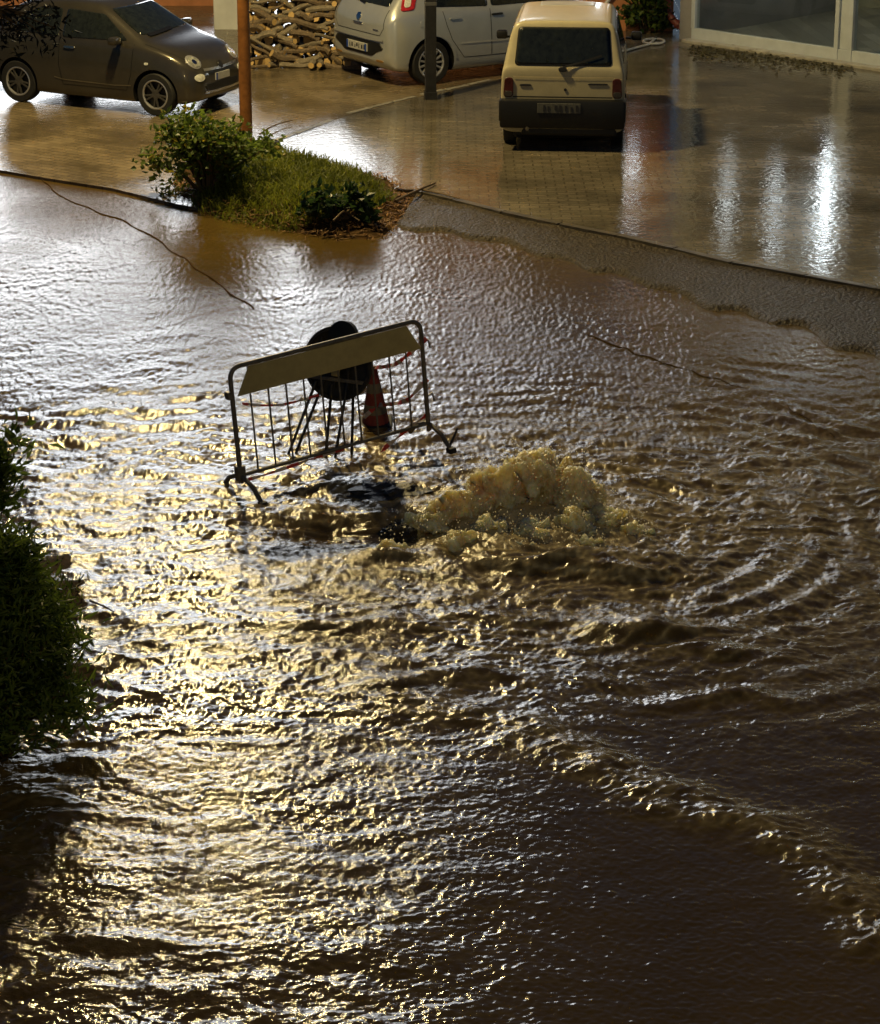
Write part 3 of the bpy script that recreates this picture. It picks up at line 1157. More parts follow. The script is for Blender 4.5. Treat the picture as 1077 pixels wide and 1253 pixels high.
# --- bronze city car --------------------------------------------------------
def car_bronze():
    fr, re = at(195, 141, PL), at(24, 130.5, PL)
    d = (fr - re); d.z = 0
    yaw = R(-27)
    hx = Vector((math.cos(yaw), math.sin(yaw), 0)); hy = Vector((-math.sin(yaw), math.cos(yaw), 0))
    root = empty('bronze_car', fr + hy * .70 * .94 - hx * 1.15 * .94, yaw)
    root.scale = (.94, .94, .94)
    root.location.z = PL
    tag(root, 'dark bronze rounded city car parked behind the island, wood pile off its nose', 'car')
    S = [(-1.70, .38, .50, .60, .55, .56, .74, .48, .80, .82), (-1.66, .30, .60, .70, .58, .66, .90, .52, 1.00, 1.03), (-1.50, .24, .68, .79, .62, .74, .97, .56, 1.20, 1.25),
         (-1.15, .22, .72, .82, .62, .78, .99, .58, 1.38, 1.44), (-.6, .20, .74, .825, .60, .79, .975, .60, 1.43, 1.505), (0, .20, .74, .82, .60, .79, .96, .60, 1.43, 1.51), (.22, .20, .74, .82, .60, .79, .955, .59, 1.40, 1.47),
         (.55, .20, .74, .82, .60, .785, .95, .62, 1.20, 1.27), (.92, .20, .74, .82, .60, .77, .93, .67, 1.00, 1.04), (1.05, .20, .74, .82, .60, .765, .915, .66, .965, 1.00), (1.35, .21, .72, .81, .58, .745, .86, .60, .91, .95), (1.6, .22, .66, .77, .54, .69, .76, .52, .83, .87),
         (1.77, .24, .58, .68, .48, .60, .66, .42, .72, .76), (1.86, .28, .46, .56, .45, .50, .57, .34, .61, .63), (1.89, .32, .34, .42, .44, .38, .52, .26, .55, .56)]
    S = [((1.15 + (q[0] - 1.15) * .82) if q[0] > 1.15 else q[0],) + q[1:] for q in S]
    body, bv = loft_body(root, 'body', S, [MAT['bronze']], [(1.15, .345), (-1.15, .345)])
    for sd, vw in ((-1, 'R'), (1, 'L')):
        patch(root, 'side_window', bv, [(.70, 1.00), (.26, 1.32), (-.34, 1.36), (-.36, .985)], vw, MAT['glass'])
        patch(root, 'quarter_window', bv, [(-.43, .985), (-.42, 1.355), (-.85, 1.34), (-1.18, 1.14), (-1.12, 1.02)], vw, MAT['glass'])
        strip(root, 'door_seam', bv, [(.82, .96), (.78, .55), (.70, .33), (-.36, .33), (-.42, .60), (-.40, .97)], vw, MAT['black'], .009)
        strip(root, 'sill_trim', bv, [(.78, .40), (.5, .385), (-.35, .40), (-.5, .425)], vw, M('trim_bronze', (.16, .14, .10), .3, metal=.5), .016, .006)
        patch(root, 'door_handle', bv, [(-.32, .84), (-.32, .87), (-.14, .87), (-.14, .84)], vw, MAT['chrome'], .02)
        patch(root, 'side_lamp', bv, [(1.0, .70), (1.0, .735), (1.06, .735), (1.06, .70)], vw, MAT['lens'], .008)
        mr = MB().box((-.06, -.09, -.055), (.07, .09, .055), .035, Matrix.Translation((.60, sd * .93, 1.02))).build('mirror', MAT['bronze'], root, True)
        MB().box((.565, min(sd * .76, sd * .90), .965), (.63, max(sd * .76, sd * .90), 1.0), .01).build('mirror_stem', MAT['black'], mr)
        for ax in (1.15, -1.15):
            wheel(root, ax, sd, .70, .30, .19, 'five')
    patch(root, 'windscreen', bv, [(-.60, 1.065), (-.50, 1.38), (.50, 1.38), (.60, 1.065)], 'F', MAT['glass'], .006)
    strip(root, 'wiper', bv, [(-.5, 1.05), (.1, 1.075)], 'F', MAT['black'], .03, .018)
    patch(root, 'rear_window', bv, [(-.42, 1.08), (-.40, 1.30), (.40, 1.30), (.42, 1.08)], 'B', MAT['glass'])
    for s_ in (-1, 1):
        hl = patch(root, 'headlight', bv, [(s_ * .50 + .105 * math.cos(a), .735 + .085 * math.sin(a)) for a in np.linspace(0, 2 * math.pi, 25)[:-1]], 'F', MAT['alloy'], .012, 0)
        patch(hl, 'headlight_lens', bv, [(s_ * .50 + .085 * math.cos(a), .735 + .066 * math.sin(a)) for a in np.linspace(0, 2 * math.pi, 25)[:-1]], 'F', MAT['headglass'], .018, 0)
        patch(hl, 'headlight_bulb', bv, [(s_ * .50 + .035 * math.cos(a), .735 + .03 * math.sin(a)) for a in np.linspace(0, 2 * math.pi, 15)[:-1]], 'F', MAT['chrome'], .022, 0)
        patch(root, 'fog_lamp', bv, [(s_ * .52 + .085 * math.cos(a), .535 + .052 * math.sin(a)) for a in np.linspace(0, 2 * math.pi, 13)[:-1]], 'F', MAT['lens'], .012, 0)
        patch(root, 'tail_lamp', bv, [(s_ * .56, .78), (s_ * .56, .95), (s_ * .64, .95), (s_ * .64, .78)], 'B', MAT['redlens'], .012)
    patch(root, 'lower_grille', bv, [(-.40, .345), (-.44, .43), (.44, .43), (.40, .345)], 'F', MAT['black'], .010)
    patch(root, 'grille', bv, [(-.34, .565), (-.34, .595), (.34, .595), (.34, .565)], 'F', MAT['black'], .010)
    strip(root, 'chrome_moustache', bv, [(-.42, .625), (-.2, .615), (0, .61), (.2, .615), (.42, .625)], 'F', MAT['chrome'], .035, .014)
    strip(root, 'bumper_trim', bv, [(-.44, .325), (-.2, .315), (.2, .315), (.44, .325)], 'F', MAT['chrome'], .03, .014)
    patch(root, 'emblem', bv, [(.05 * math.cos(a), .645 + .05 * math.sin(a)) for a in np.linspace(0, 2 * math.pi, 13)[:-1]], 'F', MAT['black'], .020, 0)
    pl = MB().box((1.752, -.18, .455), (1.772, .18, .555), .004).build('number_plate', MAT['plate'], root)
    MB().box((1.771, -.178, .457), (1.775, -.14, .553)).build('plate_band', MAT['blue'], pl)
    strip(root, 'hood_seam', bv, [(.96, .70), (1.27, .69), (1.52, .60), (1.59, .4)], 'T', MAT['black'], .008)
    strip(root, 'hood_seam', bv, [(.96, -.70), (1.27, -.69), (1.52, -.60), (1.59, -.4)], 'T', MAT['black'], .008)
    MB().box((-1.4, -.55, .14), (1.5, .55, .30), .05).build('underbody', MAT['black'], root)


# --- silver hatchback --------------------------------------------------------
def car_silver():
    rw = at(524, 103, PL)
    yaw = R(33)
    hx = Vector((math.cos(yaw), math.sin(yaw), 0)); hy = Vector((-math.sin(yaw), math.cos(yaw), 0))
    root = empty('silver_car', rw + hx * 1.255 + hy * .74, yaw)
    root.location.z = PL
    tag(root, 'silver hatchback parked beside the wood pile, rear towards the road', 'car')
    S = [(-1.93, .36, .50, .62, .55, .58, .72, .52, .80, .82), (-1.90, .30, .62, .74, .56, .70, .86, .62, .93, .95), (-1.80, .26, .70, .82, .60, .77, .96, .64, 1.06, 1.09), (-1.62, .24, .74, .84, .62, .79, .985, .62, 1.24, 1.28),
         (-1.42, .22, .76, .845, .62, .80, .99, .60, 1.40, 1.44), (-1.0, .20, .77, .845, .62, .80, .98, .61, 1.44, 1.495), (-.3, .20, .77, .845, .60, .80, .96, .61, 1.44, 1.50), (.25, .20, .77, .845, .60, .80, .94, .60, 1.40, 1.46),
         (.7, .20, .77, .845, .60, .79, .93, .64, 1.18, 1.23), (1.15, .20, .76, .84, .60, .78, .91, .70, .98, 1.02), (1.5, .22, .72, .82, .58, .74, .84, .62, .90, .94), (1.85, .24, .64, .74, .52, .66, .74, .5, .79, .82), (2.05, .28, .5, .6, .48, .54, .62, .4, .66, .68), (2.12, .32, .36, .44, .46, .4, .56, .3, .58, .59)]
    body, bv = loft_body(root, 'body', S, [MAT['silver']], [(1.255, .36), (-1.255, .37)])
    for sd, vw in ((-1, 'R'), (1, 'L')):
        patch(root, 'side_window', bv, [(.72, .985), (.28, 1.30), (-.22, 1.37), (-.24, 1.0)], vw, MAT['glass'])
        patch(root, 'rear_side_window', bv, [(-.30, 1.0), (-.29, 1.375), (-.95, 1.36), (-1.22, 1.20), (-1.25, 1.06)], vw, MAT['glass'])
        strip(root, 'door_seam', bv, [(.86, .95), (.82, .50), (.74, .33), (-.26, .33), (-.27, .97)], vw, MAT['black'], .009)
        strip(root, 'rear_door_seam', bv, [(-.27, .33), (-.72, .34), (-.92, .60), (-1.0, .80), (-1.05, .99)], vw, MAT['black'], .009)
        strip(root, 'side_moulding', bv, [(.8, .515), (-.26, .53), (-.78, .545)], vw, M('moulding', (.55, .55, .54), .3, metal=.4), .022, .012)
        for hxx in (-.16, -.86):
            patch(root, 'door_handle', bv, [(hxx - .09, .87), (hxx - .09, .90), (hxx + .09, .90), (hxx + .09, .87)], vw, MAT['black'] if hxx > -.5 else MAT['silver'], .022)
        strip(root, 'wheel_arch_lip', bv, [(-1.255 + .395 * math.cos(a), .30 + .395 * math.sin(a)) for a in np.linspace(.1, math.pi - .1, 22)], vw, MAT['silver'], .035, .014)
        mr = MB().box((-.06, -.10, -.06), (.07, .10, .06), .035, Matrix.Translation((.70, sd * .95, 1.02))).build('mirror', MAT['silver'], root, True)
        MB().box((.67, min(sd * .76, sd * .90), .96), (.73, max(sd * .76, sd * .90), 1.0), .01).build('mirror_stem', MAT['black'], mr)
        for ax in (1.255, -1.255):
            wheel(root, ax, sd, .735, .305, .19, 'multi')
        tl = patch(root, 'tail_lamp', bv, [(-1.70, 1.03), (-1.55, 1.30), (-1.42, 1.34), (-1.36, 1.30), (-1.50, 1.04)], vw, MAT['redlens'], .012)
        patch(tl, 'tail_lamp_core', bv, [(-1.64, 1.07), (-1.55, 1.25), (-1.47, 1.25), (-1.54, 1.08)], vw, MAT['lens'], .018)
    patch(root, 'rear_window', bv, [(-.58, 1.08), (-.50, 1.36), (.50, 1.36), (.58, 1.08)], 'B', MAT['glass'])
    strip(root, 'rear_wiper', bv, [(-.02, 1.07), (.38, 1.12)], 'B', MAT['black'], .025, .02)
    strip(root, 'hatch_seam', bv, [(-.62, 1.05), (-.63, .80), (-.55, .70), (.55, .70), (.63, .80), (.62, 1.05)], 'B', MAT['black'], .009)
    patch(root, 'bumper_insert', bv, [(-.56, .60), (-.64, .52), (-.46, .46), (-.36, .40), (.36, .40), (.46, .46), (.64, .52), (.56, .60)], 'B', MAT['black'], .010, 1)
    strip(root, 'bumper_ledge', bv, [(-.64, .655), (-.3, .645), (.3, .645), (.64, .655)], 'B', MAT['silver'], .05, .022)
    h = hit(bv, 'B', 0, .50, .02)
    pl = MB().box((h.x - .012, -.26, .445), (h.x + .02, .26, .555), .004).build('number_plate', MAT['plate'], root)
    for sg in (-1, 1):
        MB().box((h.x - .016, min(sg * .22, sg * .258), .447), (h.x - .010, max(sg * .22, sg * .258), .553)).build('plate_band', MAT['blue'], pl)
    for k in range(7):
        yk = .17 - k * .055 - (.02 if k > 1 else 0) - (.02 if k > 4 else 0)
        MB().box((h.x - .015, yk - (.008, .017, .012, .018, .006, .015, .017)[k], (.468, .476, .468, .49, .468, .472, .468)[k]), (h.x - .010, yk + (.012, .015, .006, .018, .010, .017, .009)[k], (.532, .532, .51, .532, .532, .525, .532)[k])).build('plate_character', MAT['ink'], pl)
    patch(root, 'badge', bv, [(.055 * math.cos(a), .90 + .055 * math.sin(a)) for a in np.linspace(0, 2 * math.pi, 13)[:-1]], 'B', MAT['chrome'], .014, 0)
    patch(root, 'hatch_handle', bv, [(-.12, .80), (-.12, .83), (.12, .83), (.12, .80)], 'B', MAT['chrome'], .012)
    patch(root, 'model_script', bv, [(-.52, .755), (-.52, .775), (-.38, .775), (-.38, .755)], 'B', MAT['chrome'], .006)
    for s_ in (-1, 1):
        patch(root, 'reflector', bv, [(s_ * .46, .335), (s_ * .46, .365), (s_ * .62, .365), (s_ * .62, .335)], 'B', M('amber_lens', (.25, .14, .04), .3), .008)
    patch(root, 'fuel_cap', bv, [(-1.43, .80), (-1.43, .90), (-1.33, .90), (-1.33, .80)], 'R', MAT['silver'], .005)
    patch(root, 'windscreen', bv, [(-.64, 1.05), (-.52, 1.36), (.52, 1.36), (.64, 1.05)], 'F', MAT['glass'])
    for s_ in (-1, 1):
        patch(root, 'headlight', bv, [(s_ * .42, .62), (s_ * .46, .74), (s_ * .62, .78), (s_ * .60, .64)], 'F', MAT['lens'], .01)
    patch(root, 'grille', bv, [(-.32, .38), (-.36, .50), (.36, .50), (.32, .38)], 'F', MAT['black'], .01)
    MB().box((-1.5, -.55, .15), (1.6, .55, .30), .05).build('underbody', MAT['black'], root)


# --- beige boxy hatchback -----------------------------------------------------
def car_beige():
    c = (at(627, 172, PZ) + at(752, 176, PZ)) / 2
    yaw = R(90 - 4.5)
    hx = Vector((math.cos(yaw), math.sin(yaw), 0))
    root = empty('beige_car', c + hx * 1.08, yaw)
    root.scale = (1, 1, 1.07)
    root.location.z = PZ - .005
    tag(root, 'boxy beige older hatchback with black rear bumper on the wet courtyard', 'car')
    S = [(-1.60, .34, .62, .70, .50, .69, .78, .67, .84, .85), (-1.597, .30, .67, .738, .52, .728, .87, .69, .93, .94), (-1.575, .26, .68, .746, .54, .737, .885, .685, .96, .975), (-1.56, .25, .69, .748, .56, .737, .887, .675, 1.0, 1.015),
         (-1.46, .24, .69, .748, .56, .737, .888, .632, 1.30, 1.315), (-1.43, .24, .69, .748, .56, .737, .888, .618, 1.385, 1.405), (-1.405, .24, .69, .748, .56, .737, .888, .612, 1.415, 1.435), (-1.37, .24, .69, .748, .56, .737, .888, .608, 1.425, 1.445), (-.9, .22, .69, .748, .56, .735, .885, .60, 1.43, 1.452), (0, .22, .69, .748, .56, .735, .88, .595, 1.43, 1.455), (.32, .22, .69, .748, .56, .735, .875, .59, 1.40, 1.43), (.40, .22, .69, .748, .56, .735, .875, .59, 1.34, 1.365),
         (.85, .22, .69, .746, .56, .73, .86, .66, .92, .94), (.92, .22, .69, .746, .56, .73, .855, .67, .885, .90), (1.5, .24, .68, .74, .54, .72, .79, .66, .81, .825), (1.64, .27, .66, .73, .5, .70, .76, .64, .77, .78), (1.70, .32, .6, .70, .5, .67, .72, .6, .73, .735)]
    body, bv = loft_body(root, 'body', S, [MAT['beige']], [(1.08, .31), (-1.08, .31)])
    for sd, vw in ((-1, 'R'), (1, 'L')):
        patch(root, 'side_window', bv, [(.78, .92), (.34, 1.32), (-.36, 1.34), (-.38, .93)], vw, MAT['glass'])
        patch(root, 'rear_side_window', bv, [(-.44, .93), (-.43, 1.34), (-1.16, 1.32), (-1.28, .94)], vw, MAT['glass'])
        strip(root, 'door_seam', bv, [(.84, .88), (.80, .40), (-.40, .40), (-.42, .90)], vw, MAT['black'], .009)
        strip(root, 'side_cladding', bv, [(1.6, .48), (.8, .48), (-.7, .48), (-1.5, .48)], vw, MAT['black'], .10, .012)
        mr = MB().box((-.05, -.07, -.05), (.05, .07, .05), .025, Matrix.Translation((.66, sd * .86, .97))).build('mirror', MAT['black'], root, True)
        MB().box((.64, min(sd * .72, sd * .82), .93), (.68, max(sd * .72, sd * .82), .955), .008).build('mirror_stem', MAT['black'], mr)
        strip(root, 'roof_gutter', bv, [(-1.36, sd * .555), (-.6, sd * .55), (.3, sd * .54)], 'T', M('gutter_shade', (.22, .18, .10), .5), .016, .004)
        for ax in (1.08, -1.08):
            wheel(root, ax, sd, .655, .275, .15, 'steel')
    rwn = patch(root, 'rear_window', bv, [(-.585, .965), (-.545, 1.375), (.545, 1.375), (.585, .965)], 'B', MAT['black'], .008)
    patch(rwn, 'rear_pane', bv, [(-.565, .985), (-.527, 1.357), (.527, 1.357), (.565, .985)], 'B', MAT['glass'], .013)
    wp = strip(root, 'rear_wiper', bv, [(.0, .945), (-.22, 1.00), (-.46, 1.075)], 'B', MAT['black'], .022, .03)
    patch(root, 'wiper_motor', bv, [(-.05, .90), (-.04, .95), (.06, .945), (.05, .90)], 'B', MAT['black'], .03)
    strip(root, 'hatch_seam', bv, [(-.60, .845), (-.3, .84), (.3, .84), (.60, .845)], 'B', M('hatch_edge', (.56, .48, .29), .35), .014, .008)
    strip(root, 'hatch_bottom_seam', bv, [(-.60, .615), (.60, .615)], 'B', MAT['black'], .014, .006)
    for s_ in (-1, 1):
        tl = patch(root, 'tail_lamp', bv, [(s_ * .595, .61), (s_ * .595, .83), (s_ * .70, .83), (s_ * .715, .61)], 'B', MAT['darkred'], .014)
        patch(tl, 'reversing_lens', bv, [(s_ * .605, .62), (s_ * .605, .68), (s_ * .70, .68), (s_ * .705, .62)], 'B', M('smoked_lens', (.05, .045, .04), .25), .02)
    patch(root, 'badge', bv, [(.38, .735), (.38, .76), (.52, .76), (.52, .735)], 'B', MAT['ink'], .008)
    patch(root, 'model_script', bv, [(-.54, .755), (-.54, .775), (-.30, .775), (-.30, .755)], 'B', MAT['ink'], .008)
    patch(root, 'hatch_lock', bv, [(-.03 + .018 * math.cos(a), .70 + .018 * math.sin(a)) for a in np.linspace(0, 2 * math.pi, 9)[:-1]], 'B', MAT['ink'], .008, 0)
    bm_ = MB().box((-1.69, -.755, .27), (-1.50, .755, .595), .03)
    for s_ in (-1, 1):
        bm_.box((-1.68, min(s_ * .70, s_ * .765), .34), (-1.36, max(s_ * .70, s_ * .765), .585), .02)
    bm_.build('rear_bumper', MAT['black'], root, True)
    pl = MB().box((-1.70, -.22, .45), (-1.688, .30, .56), .003).build('number_plate', MAT['darkplate'], root)
    for k in range(7):
        yk = .22 - k * .058 - (.025 if k > 1 else 0) - (.02 if k > 4 else 0)
        MB().box((-1.706, yk - (.014, .006, .017, .010, .016, .008, .015)[k], (.47, .47, .488, .47, .478, .47, .47)[k]), (-1.699, yk + (.008, .015, .013, .017, .006, .016, .012)[k], (.54, .53, .54, .54, .54, .522, .54)[k])).build('plate_character', MAT['ink'], pl)
    MB().tube([(-1.70, .42, .27), (-1.3, .42, .27)], .022, 10).build('exhaust', MAT['steel'], root, True)
    MB().box((-1.46, -.60, .12), (1.4, .60, .34), .04).build('underbody', MAT['black'], root)
    MB().box((-1.585, -.66, .17), (-1.46, .50, .36), .03).build('rear_valance', MAT['black'], root)
    patch(root, 'windscreen', bv, [(-.60, .96), (-.50, 1.33), (.50, 1.33), (.60, .96)], 'F', MAT['glass'])
    patch(root, 'sunroof', bv, [(-.25, -.34), (-.25, .34), (.22, .34), (.22, -.34)], 'T', M('grey_sunroof', (.35, .36, .36), .3), .004)
    for s_ in (-1, 1):
        patch(root, 'headlight', bv, [(s_ * .40, .56), (s_ * .40, .70), (s_ * .60, .70), (s_ * .60, .56)], 'F', MAT['lens'], .01)


car_bronze()
car_silver()
car_beige()


# ---------------------------------------------------------------- firewood
def firewood():
    A0, B0 = at(300, 84, PL), at(432, 84, PL)
    ux = (B0 - A0); Lw = ux.length; ux.normalize()
    uy = Vector((-ux.y, ux.x, 0))
    g = random.Random(5)
    meshes = []
    for k in range(14):
        mb = MB()
        n = 6
        ln = 1.0
        bend = g.uniform(-.10, .10); b2 = g.uniform(-.06, .06)
        pts = [((i / (n - 1) - .5) * ln, bend * math.sin(math.pi * i / (n - 1)), b2 * math.sin(2 * math.pi * i / (n - 1))) for i in range(n)]
        rr = [.09 * g.uniform(.85, 1.15) for _ in range(n)]
        mb.tube(pts, rr, 7)
        me = mb.build('firewood_log_mesh', None, None, True)
        m = me.data
        bpy.data.objects.remove(me)
        m.materials.append(MAT['bark'] if k % 2 else MAT['bark2'])
        m.materials.append(MAT['cutwood'])
        m.polygons[len(m.polygons) - 1].material_index = 1
        m.polygons[len(m.polygons) - 2].material_index = 1
        meshes.append(m)
    cnt = 0
    rows = 15
    for r_ in range(rows):
        z = .05 + r_ * .088
        back = r_ * .075
        x = -.05 + .012 * r_
        while x < Lw + .1:
            ln = g.uniform(.22, .55)
            rad = g.uniform(.022, .052)
            o = bpy.data.objects.new('firewood_log', g.choice(meshes))
            COL.objects.link(o)
            o.scale = (ln, rad / .09, rad / .09)
            head = g.random() < .11
            ang = g.gauss(-.15, .42) + (math.pi / 2 + .3 if head else 0)
            til = g.gauss(.10, .34) * (0.2 if r_ == 0 else 1)
            p = A0 + ux * (x + ln * (.2 if head else .5)) + uy * (back + g.uniform(-.05, .06)) + Vector((0, 0, z + g.uniform(-.02, .02)))
            o.location = p
            o.rotation_euler = (g.uniform(0, 6.28), til, math.atan2(ux.y, ux.x) + ang)
            tag(o, 'split firewood log in the big heap beside the silver car', 'log', 'firewood logs in the heap')
            cnt += 1
            x += ln * (.28 if head else .74)
    # solid core behind the face of the heap: shorter logs lying end-on
    for r_ in range(9):
        for k in range(11):
            o = bpy.data.objects.new('firewood_log', g.choice(meshes))
            COL.objects.link(o)
            o.scale = (1.0, .75, .75)
            o.location = A0 + ux * (.05 + k * Lw / 11) + uy * (.62 + r_ * .12) + Vector((0, 0, .07 + r_ * .14))
            o.rotation_euler = (g.uniform(0, 6), 0, math.atan2(uy.y, uy.x) + g.uniform(-.1, .1))
            tag(o, 'split firewood log in the big heap beside the silver car', 'log', 'firewood logs in the heap')
            cnt += 1
    print('logs', cnt)


firewood()

# ---------------------------------------------------------------- walls behind
def box_thing(name, label, cat, lo, hi, mat, bev=.01, extra=None):
    c = Vector(((lo[0] + hi[0]) / 2, (lo[1] + hi[1]) / 2, lo[2]))
    root = empty(name, c)
    tag(root, label, cat)
    l2 = [lo[i] - c[i] for i in range(3)]; h2 = [hi[i] - c[i] for i in range(3)]
    MB().box(l2, h2, bev).build('wall', mat, root)
    MB().box((l2[0] - .03, l2[1] - .03, h2[2] + .002), (h2[0] + .03, h2[1] + .03, h2[2] + .06), .012).build('coping', MAT['concrete'], root)
    return root


p0 = at(262, 36, PL)
box_thing('white_wall', 'low white plastered wall between the bronze car and the firewood', 'wall', (p0.x, p0.y, 0), (p0.x + .55, p0.y + .25, 1.25), MAT['whitewall'])
p1 = at(205, 14, PL)
r1 = box_thing('terracotta_wall', 'low terracotta wall behind the nose of the bronze car', 'wall', (p1.x - 3.5, p1.y + .6, 0), (p1.x + .75, p1.y + .85, .55), MAT['terracotta'])
for k in range(3):
    pp = empty('fence_post', (p1.x + .45 - k * 1.2, p1.y + .725, .61))
    tag(pp, 'dark iron post standing on the low terracotta wall', 'post', 'iron posts on the terracotta wall')
    MB().tube([(0, 0, 0), (0, 0, .9)], .035, 8).build('shaft', MAT['darkpost'], pp)
    MB().lathe([(.0, .98), (.04, .95), (.05, .92), (.035, .90)], 'z', 10).build('finial', MAT['darkpost'], pp)


# shop with a glazed front on the right
def shop():
    A, B = at(847, 50, PZ), at(1077, 84, PZ)
    u = (B - A); u.z = 0; u.normalize()
    yaw = math.atan2(u.y, u.x)
    root = empty('shop_building', (A.x, A.y, PZ), yaw)
    tag(root, 'glass fronted shop with pale aluminium frames at the back of the courtyard', 'building')
    # local x along the front, local +y is inside
    Lf, D, H = 9.0, 8.0, 6.5
    MB().box((-.25, 0, -.1), (-.004, D, H)).build('wall', MAT['greywall'], root)
    MB().box((Lf, 0, -.1), (Lf + .25, D, H)).build('wall', MAT['greywall'], root)
    MB().box((-.25, D + .003, -.1), (Lf + .25, D + .25, H)).build('wall', MAT['greywall'], root)
    MB().box((-.3, -.12, 3.05), (Lf + .3, .2, H)).build('fascia', MAT['greywall'], root)
    MB().box((-.3, -.2, H + .003), (Lf + .3, D + .3, H + .2)).build('roof', MAT['concrete'], root)
    m, nt, N, L, b = nodes_of('shop_floor_planks')
    tc = N.new('ShaderNodeTexCoord'); br = N.new('ShaderNodeTexBrick')
    mp = N.new('ShaderNodeMapping'); mp.inputs['Rotation'].default_value = (0, 0, R(40))
    L.new(tc.outputs['Object'], mp.inputs[0]); L.new(mp.outputs[0], br.inputs[0])
    br.inputs['Color1'].default_value = (.16, .165, .16, 1); br.inputs['Color2'].default_value = (.30, .30, .29, 1)
    br.inputs['Mortar'].default_value = (.10, .10, .10, 1); br.inputs['Scale'].default_value = 1
    br.inputs['Brick Width'].default_value = 1.2; br.inputs['Row Height'].default_value = .2; br.inputs['Mortar Size'].default_value = .004
    L.new(br.outputs[0], b.inputs['Base Color']); b.inputs['Roughness'].default_value = .3
    MB().box((0, .07, -.05), (Lf, D, .06)).build('floor', m, root)
    MB().box((0, .07, 3.0), (Lf, D, 3.04)).build('ceiling', MAT['whitewall'], root)
    MB().box((.0, 4.2, .062), (5.0, 4.35, 2.9)).build('partition', M('partition_grey', (.20, .21, .20), .6), root)
    # front: sill, frames and panes
    sf = MB().box((0, -.03, -.02), (Lf, .06, .20), .006).build('sill', MAT['alu'], root)
    MB().box((-.05, -.20, -.06), (Lf, -.035, .045), .012).build('front_step', MAT['concrete'], root)
    tmat = bpy.data.materials.new('shop_glass'); tmat.use_nodes = True
    nt = tmat.node_tree; N = nt.nodes; L = nt.links
    N.remove(N['Principled BSDF'])
    tr = N.new('ShaderNodeBsdfTransparent'); tr.inputs[0].default_value = (.90, .93, .92, 1)
    gl = N.new('ShaderNodeBsdfGlossy'); gl.inputs['Roughness'].default_value = .02
    fr = N.new('ShaderNodeFresnel'); fr.inputs[0].default_value = 1.5
    mx = N.new('ShaderNodeMixShader')
    L.new(fr.outputs[0], mx.inputs[0]); L.new(tr.outputs[0], mx.inputs[1]); L.new(gl.outputs[0], mx.inputs[2])
    L.new(mx.outputs[0], N['Material Output'].inputs[0])
    xs = [0.0, 2.62, 2.86, 5.6, 5.84, 8.9]
    for x in xs:
        MB().box((x, -.045, -.02 if x > .1 else .2), (x + .07, .075, 3.05), .006).build('frame_post', MAT['alu'], root)
    for x0, x1 in ((.07, 2.62), (2.93, 5.6), (5.91, 8.9)):
        MB().box((x0, .01, .2), (x1, .018, 3.04)).build('pane', tmat, root)
    for x0 in (2.69, 5.67):
        MB().box((x0, .0, .202), (x0 + .17, .05, 3.04)).build('frame_infill', MAT['alu'], root)
    MB().box((0, -.02, 2.98), (Lf, .05, 3.046)).build('frame_head', MAT['alu'], root)
    # lit ceiling tubes
    white = emis('tube_glow', (.86, .96, 1.0), 38.0)
    soft = emis('ceiling_panel_glow', (.9, .97, 1.0), 7.0)
    for (lx, ly) in ((1.2, 1.6), (3.6, 1.6), (6.2, 1.6)):
        cp = MB().box((lx - .32, ly - .32, 2.965), (lx + .32, ly + .32, 2.998)).build('ceiling_lamp', MAT['alu'], root)
        MB().box((lx - .28, ly - .28, 2.955), (lx + .28, ly + .28, 2.9645)).build('lamp_panel', soft, cp)
    for px, gl_, z0 in ((912, 5.0, 1.75), (972, 9.0, 1.9), (1036, 26.0, 1.45), (1130, 8.0, 1.8)):
        white = emis('tube_glow', (.86, .96, 1.0), gl_)
        # where along the front a lamp falls in this direction
        best = min((abs((A + u * t).x / ((A + u * t).y * math.cos(PITCH) + 4.2 * math.sin(PITCH)) * F + W / 2 - px), t) for t in np.linspace(-.2, 6, 400))[1]
        fx = MB().box((best - .05, -.13, z0 - .04), (best + .05, -.048, 2.78), .01).build('front_lamp', MAT['alu'], root)
        MB().tube([(best, -.165, z0), (best, -.165, 2.74)], .028, 12).build('lamp_tube', white, fx, True)
    return root


shop()

# terracotta house wall, climber, drain pipe and hose left of the shop
q0 = at(835, 44, PZ)
root = empty('terracotta_house', (q0.x - 1.4, q0.y + .5, PZ))
tag(root, 'terracotta plastered house with a row of white wall lamps behind the parked cars', 'house')
MB().box((-3.3, 0, -.1), (1.30, .3, 3.1), .01).build('wall', MAT['terracotta'], root)
MB().box((-3.4, -.3, 3.103), (1.35, 3.0, 3.22)).build('roof', MAT['concrete'], root)
MB().tube([(-.05, -.06, 0), (.5, -.06, .75)], .03, 8).build('handrail', MAT['whitewall'], root, True)
cold = emis('wall_lamp_glow', (.88, .95, 1.0), 55.0)
for lx, gl_, z0 in ((-3.1, 9, 1.8), (-2.45, 16, 2.0), (.22, 22, 1.7), (.72, 8, 2.0)):
    cold = emis('wall_lamp_glow', (.88, .95, 1.0), gl_)
    br_ = MB().box((lx - .06, -.08, z0 - .05), (lx + .06, -.002, 2.65), .01).build('wall_lamp', MAT['alu'], root)
    MB().tube([(lx, -.12, z0), (lx, -.12, 2.60)], .035, 12).build('lamp_tube', cold, br_, True)
root = empty('drain_pipe', q0 + Vector((-.10, .28, 0)))
tag(root, 'terracotta red drain pipe bending out over the courtyard', 'pipe')
MB().tube([(-.12, 0, 3.2), (-.12, 0, .42), (-.10, -.03, .30), (-.02, -.10, .20), (.12, -.22, .10)], [.055, .055, .055, .057, .057], 14).build('pipe', MAT['pipe'], root, True)
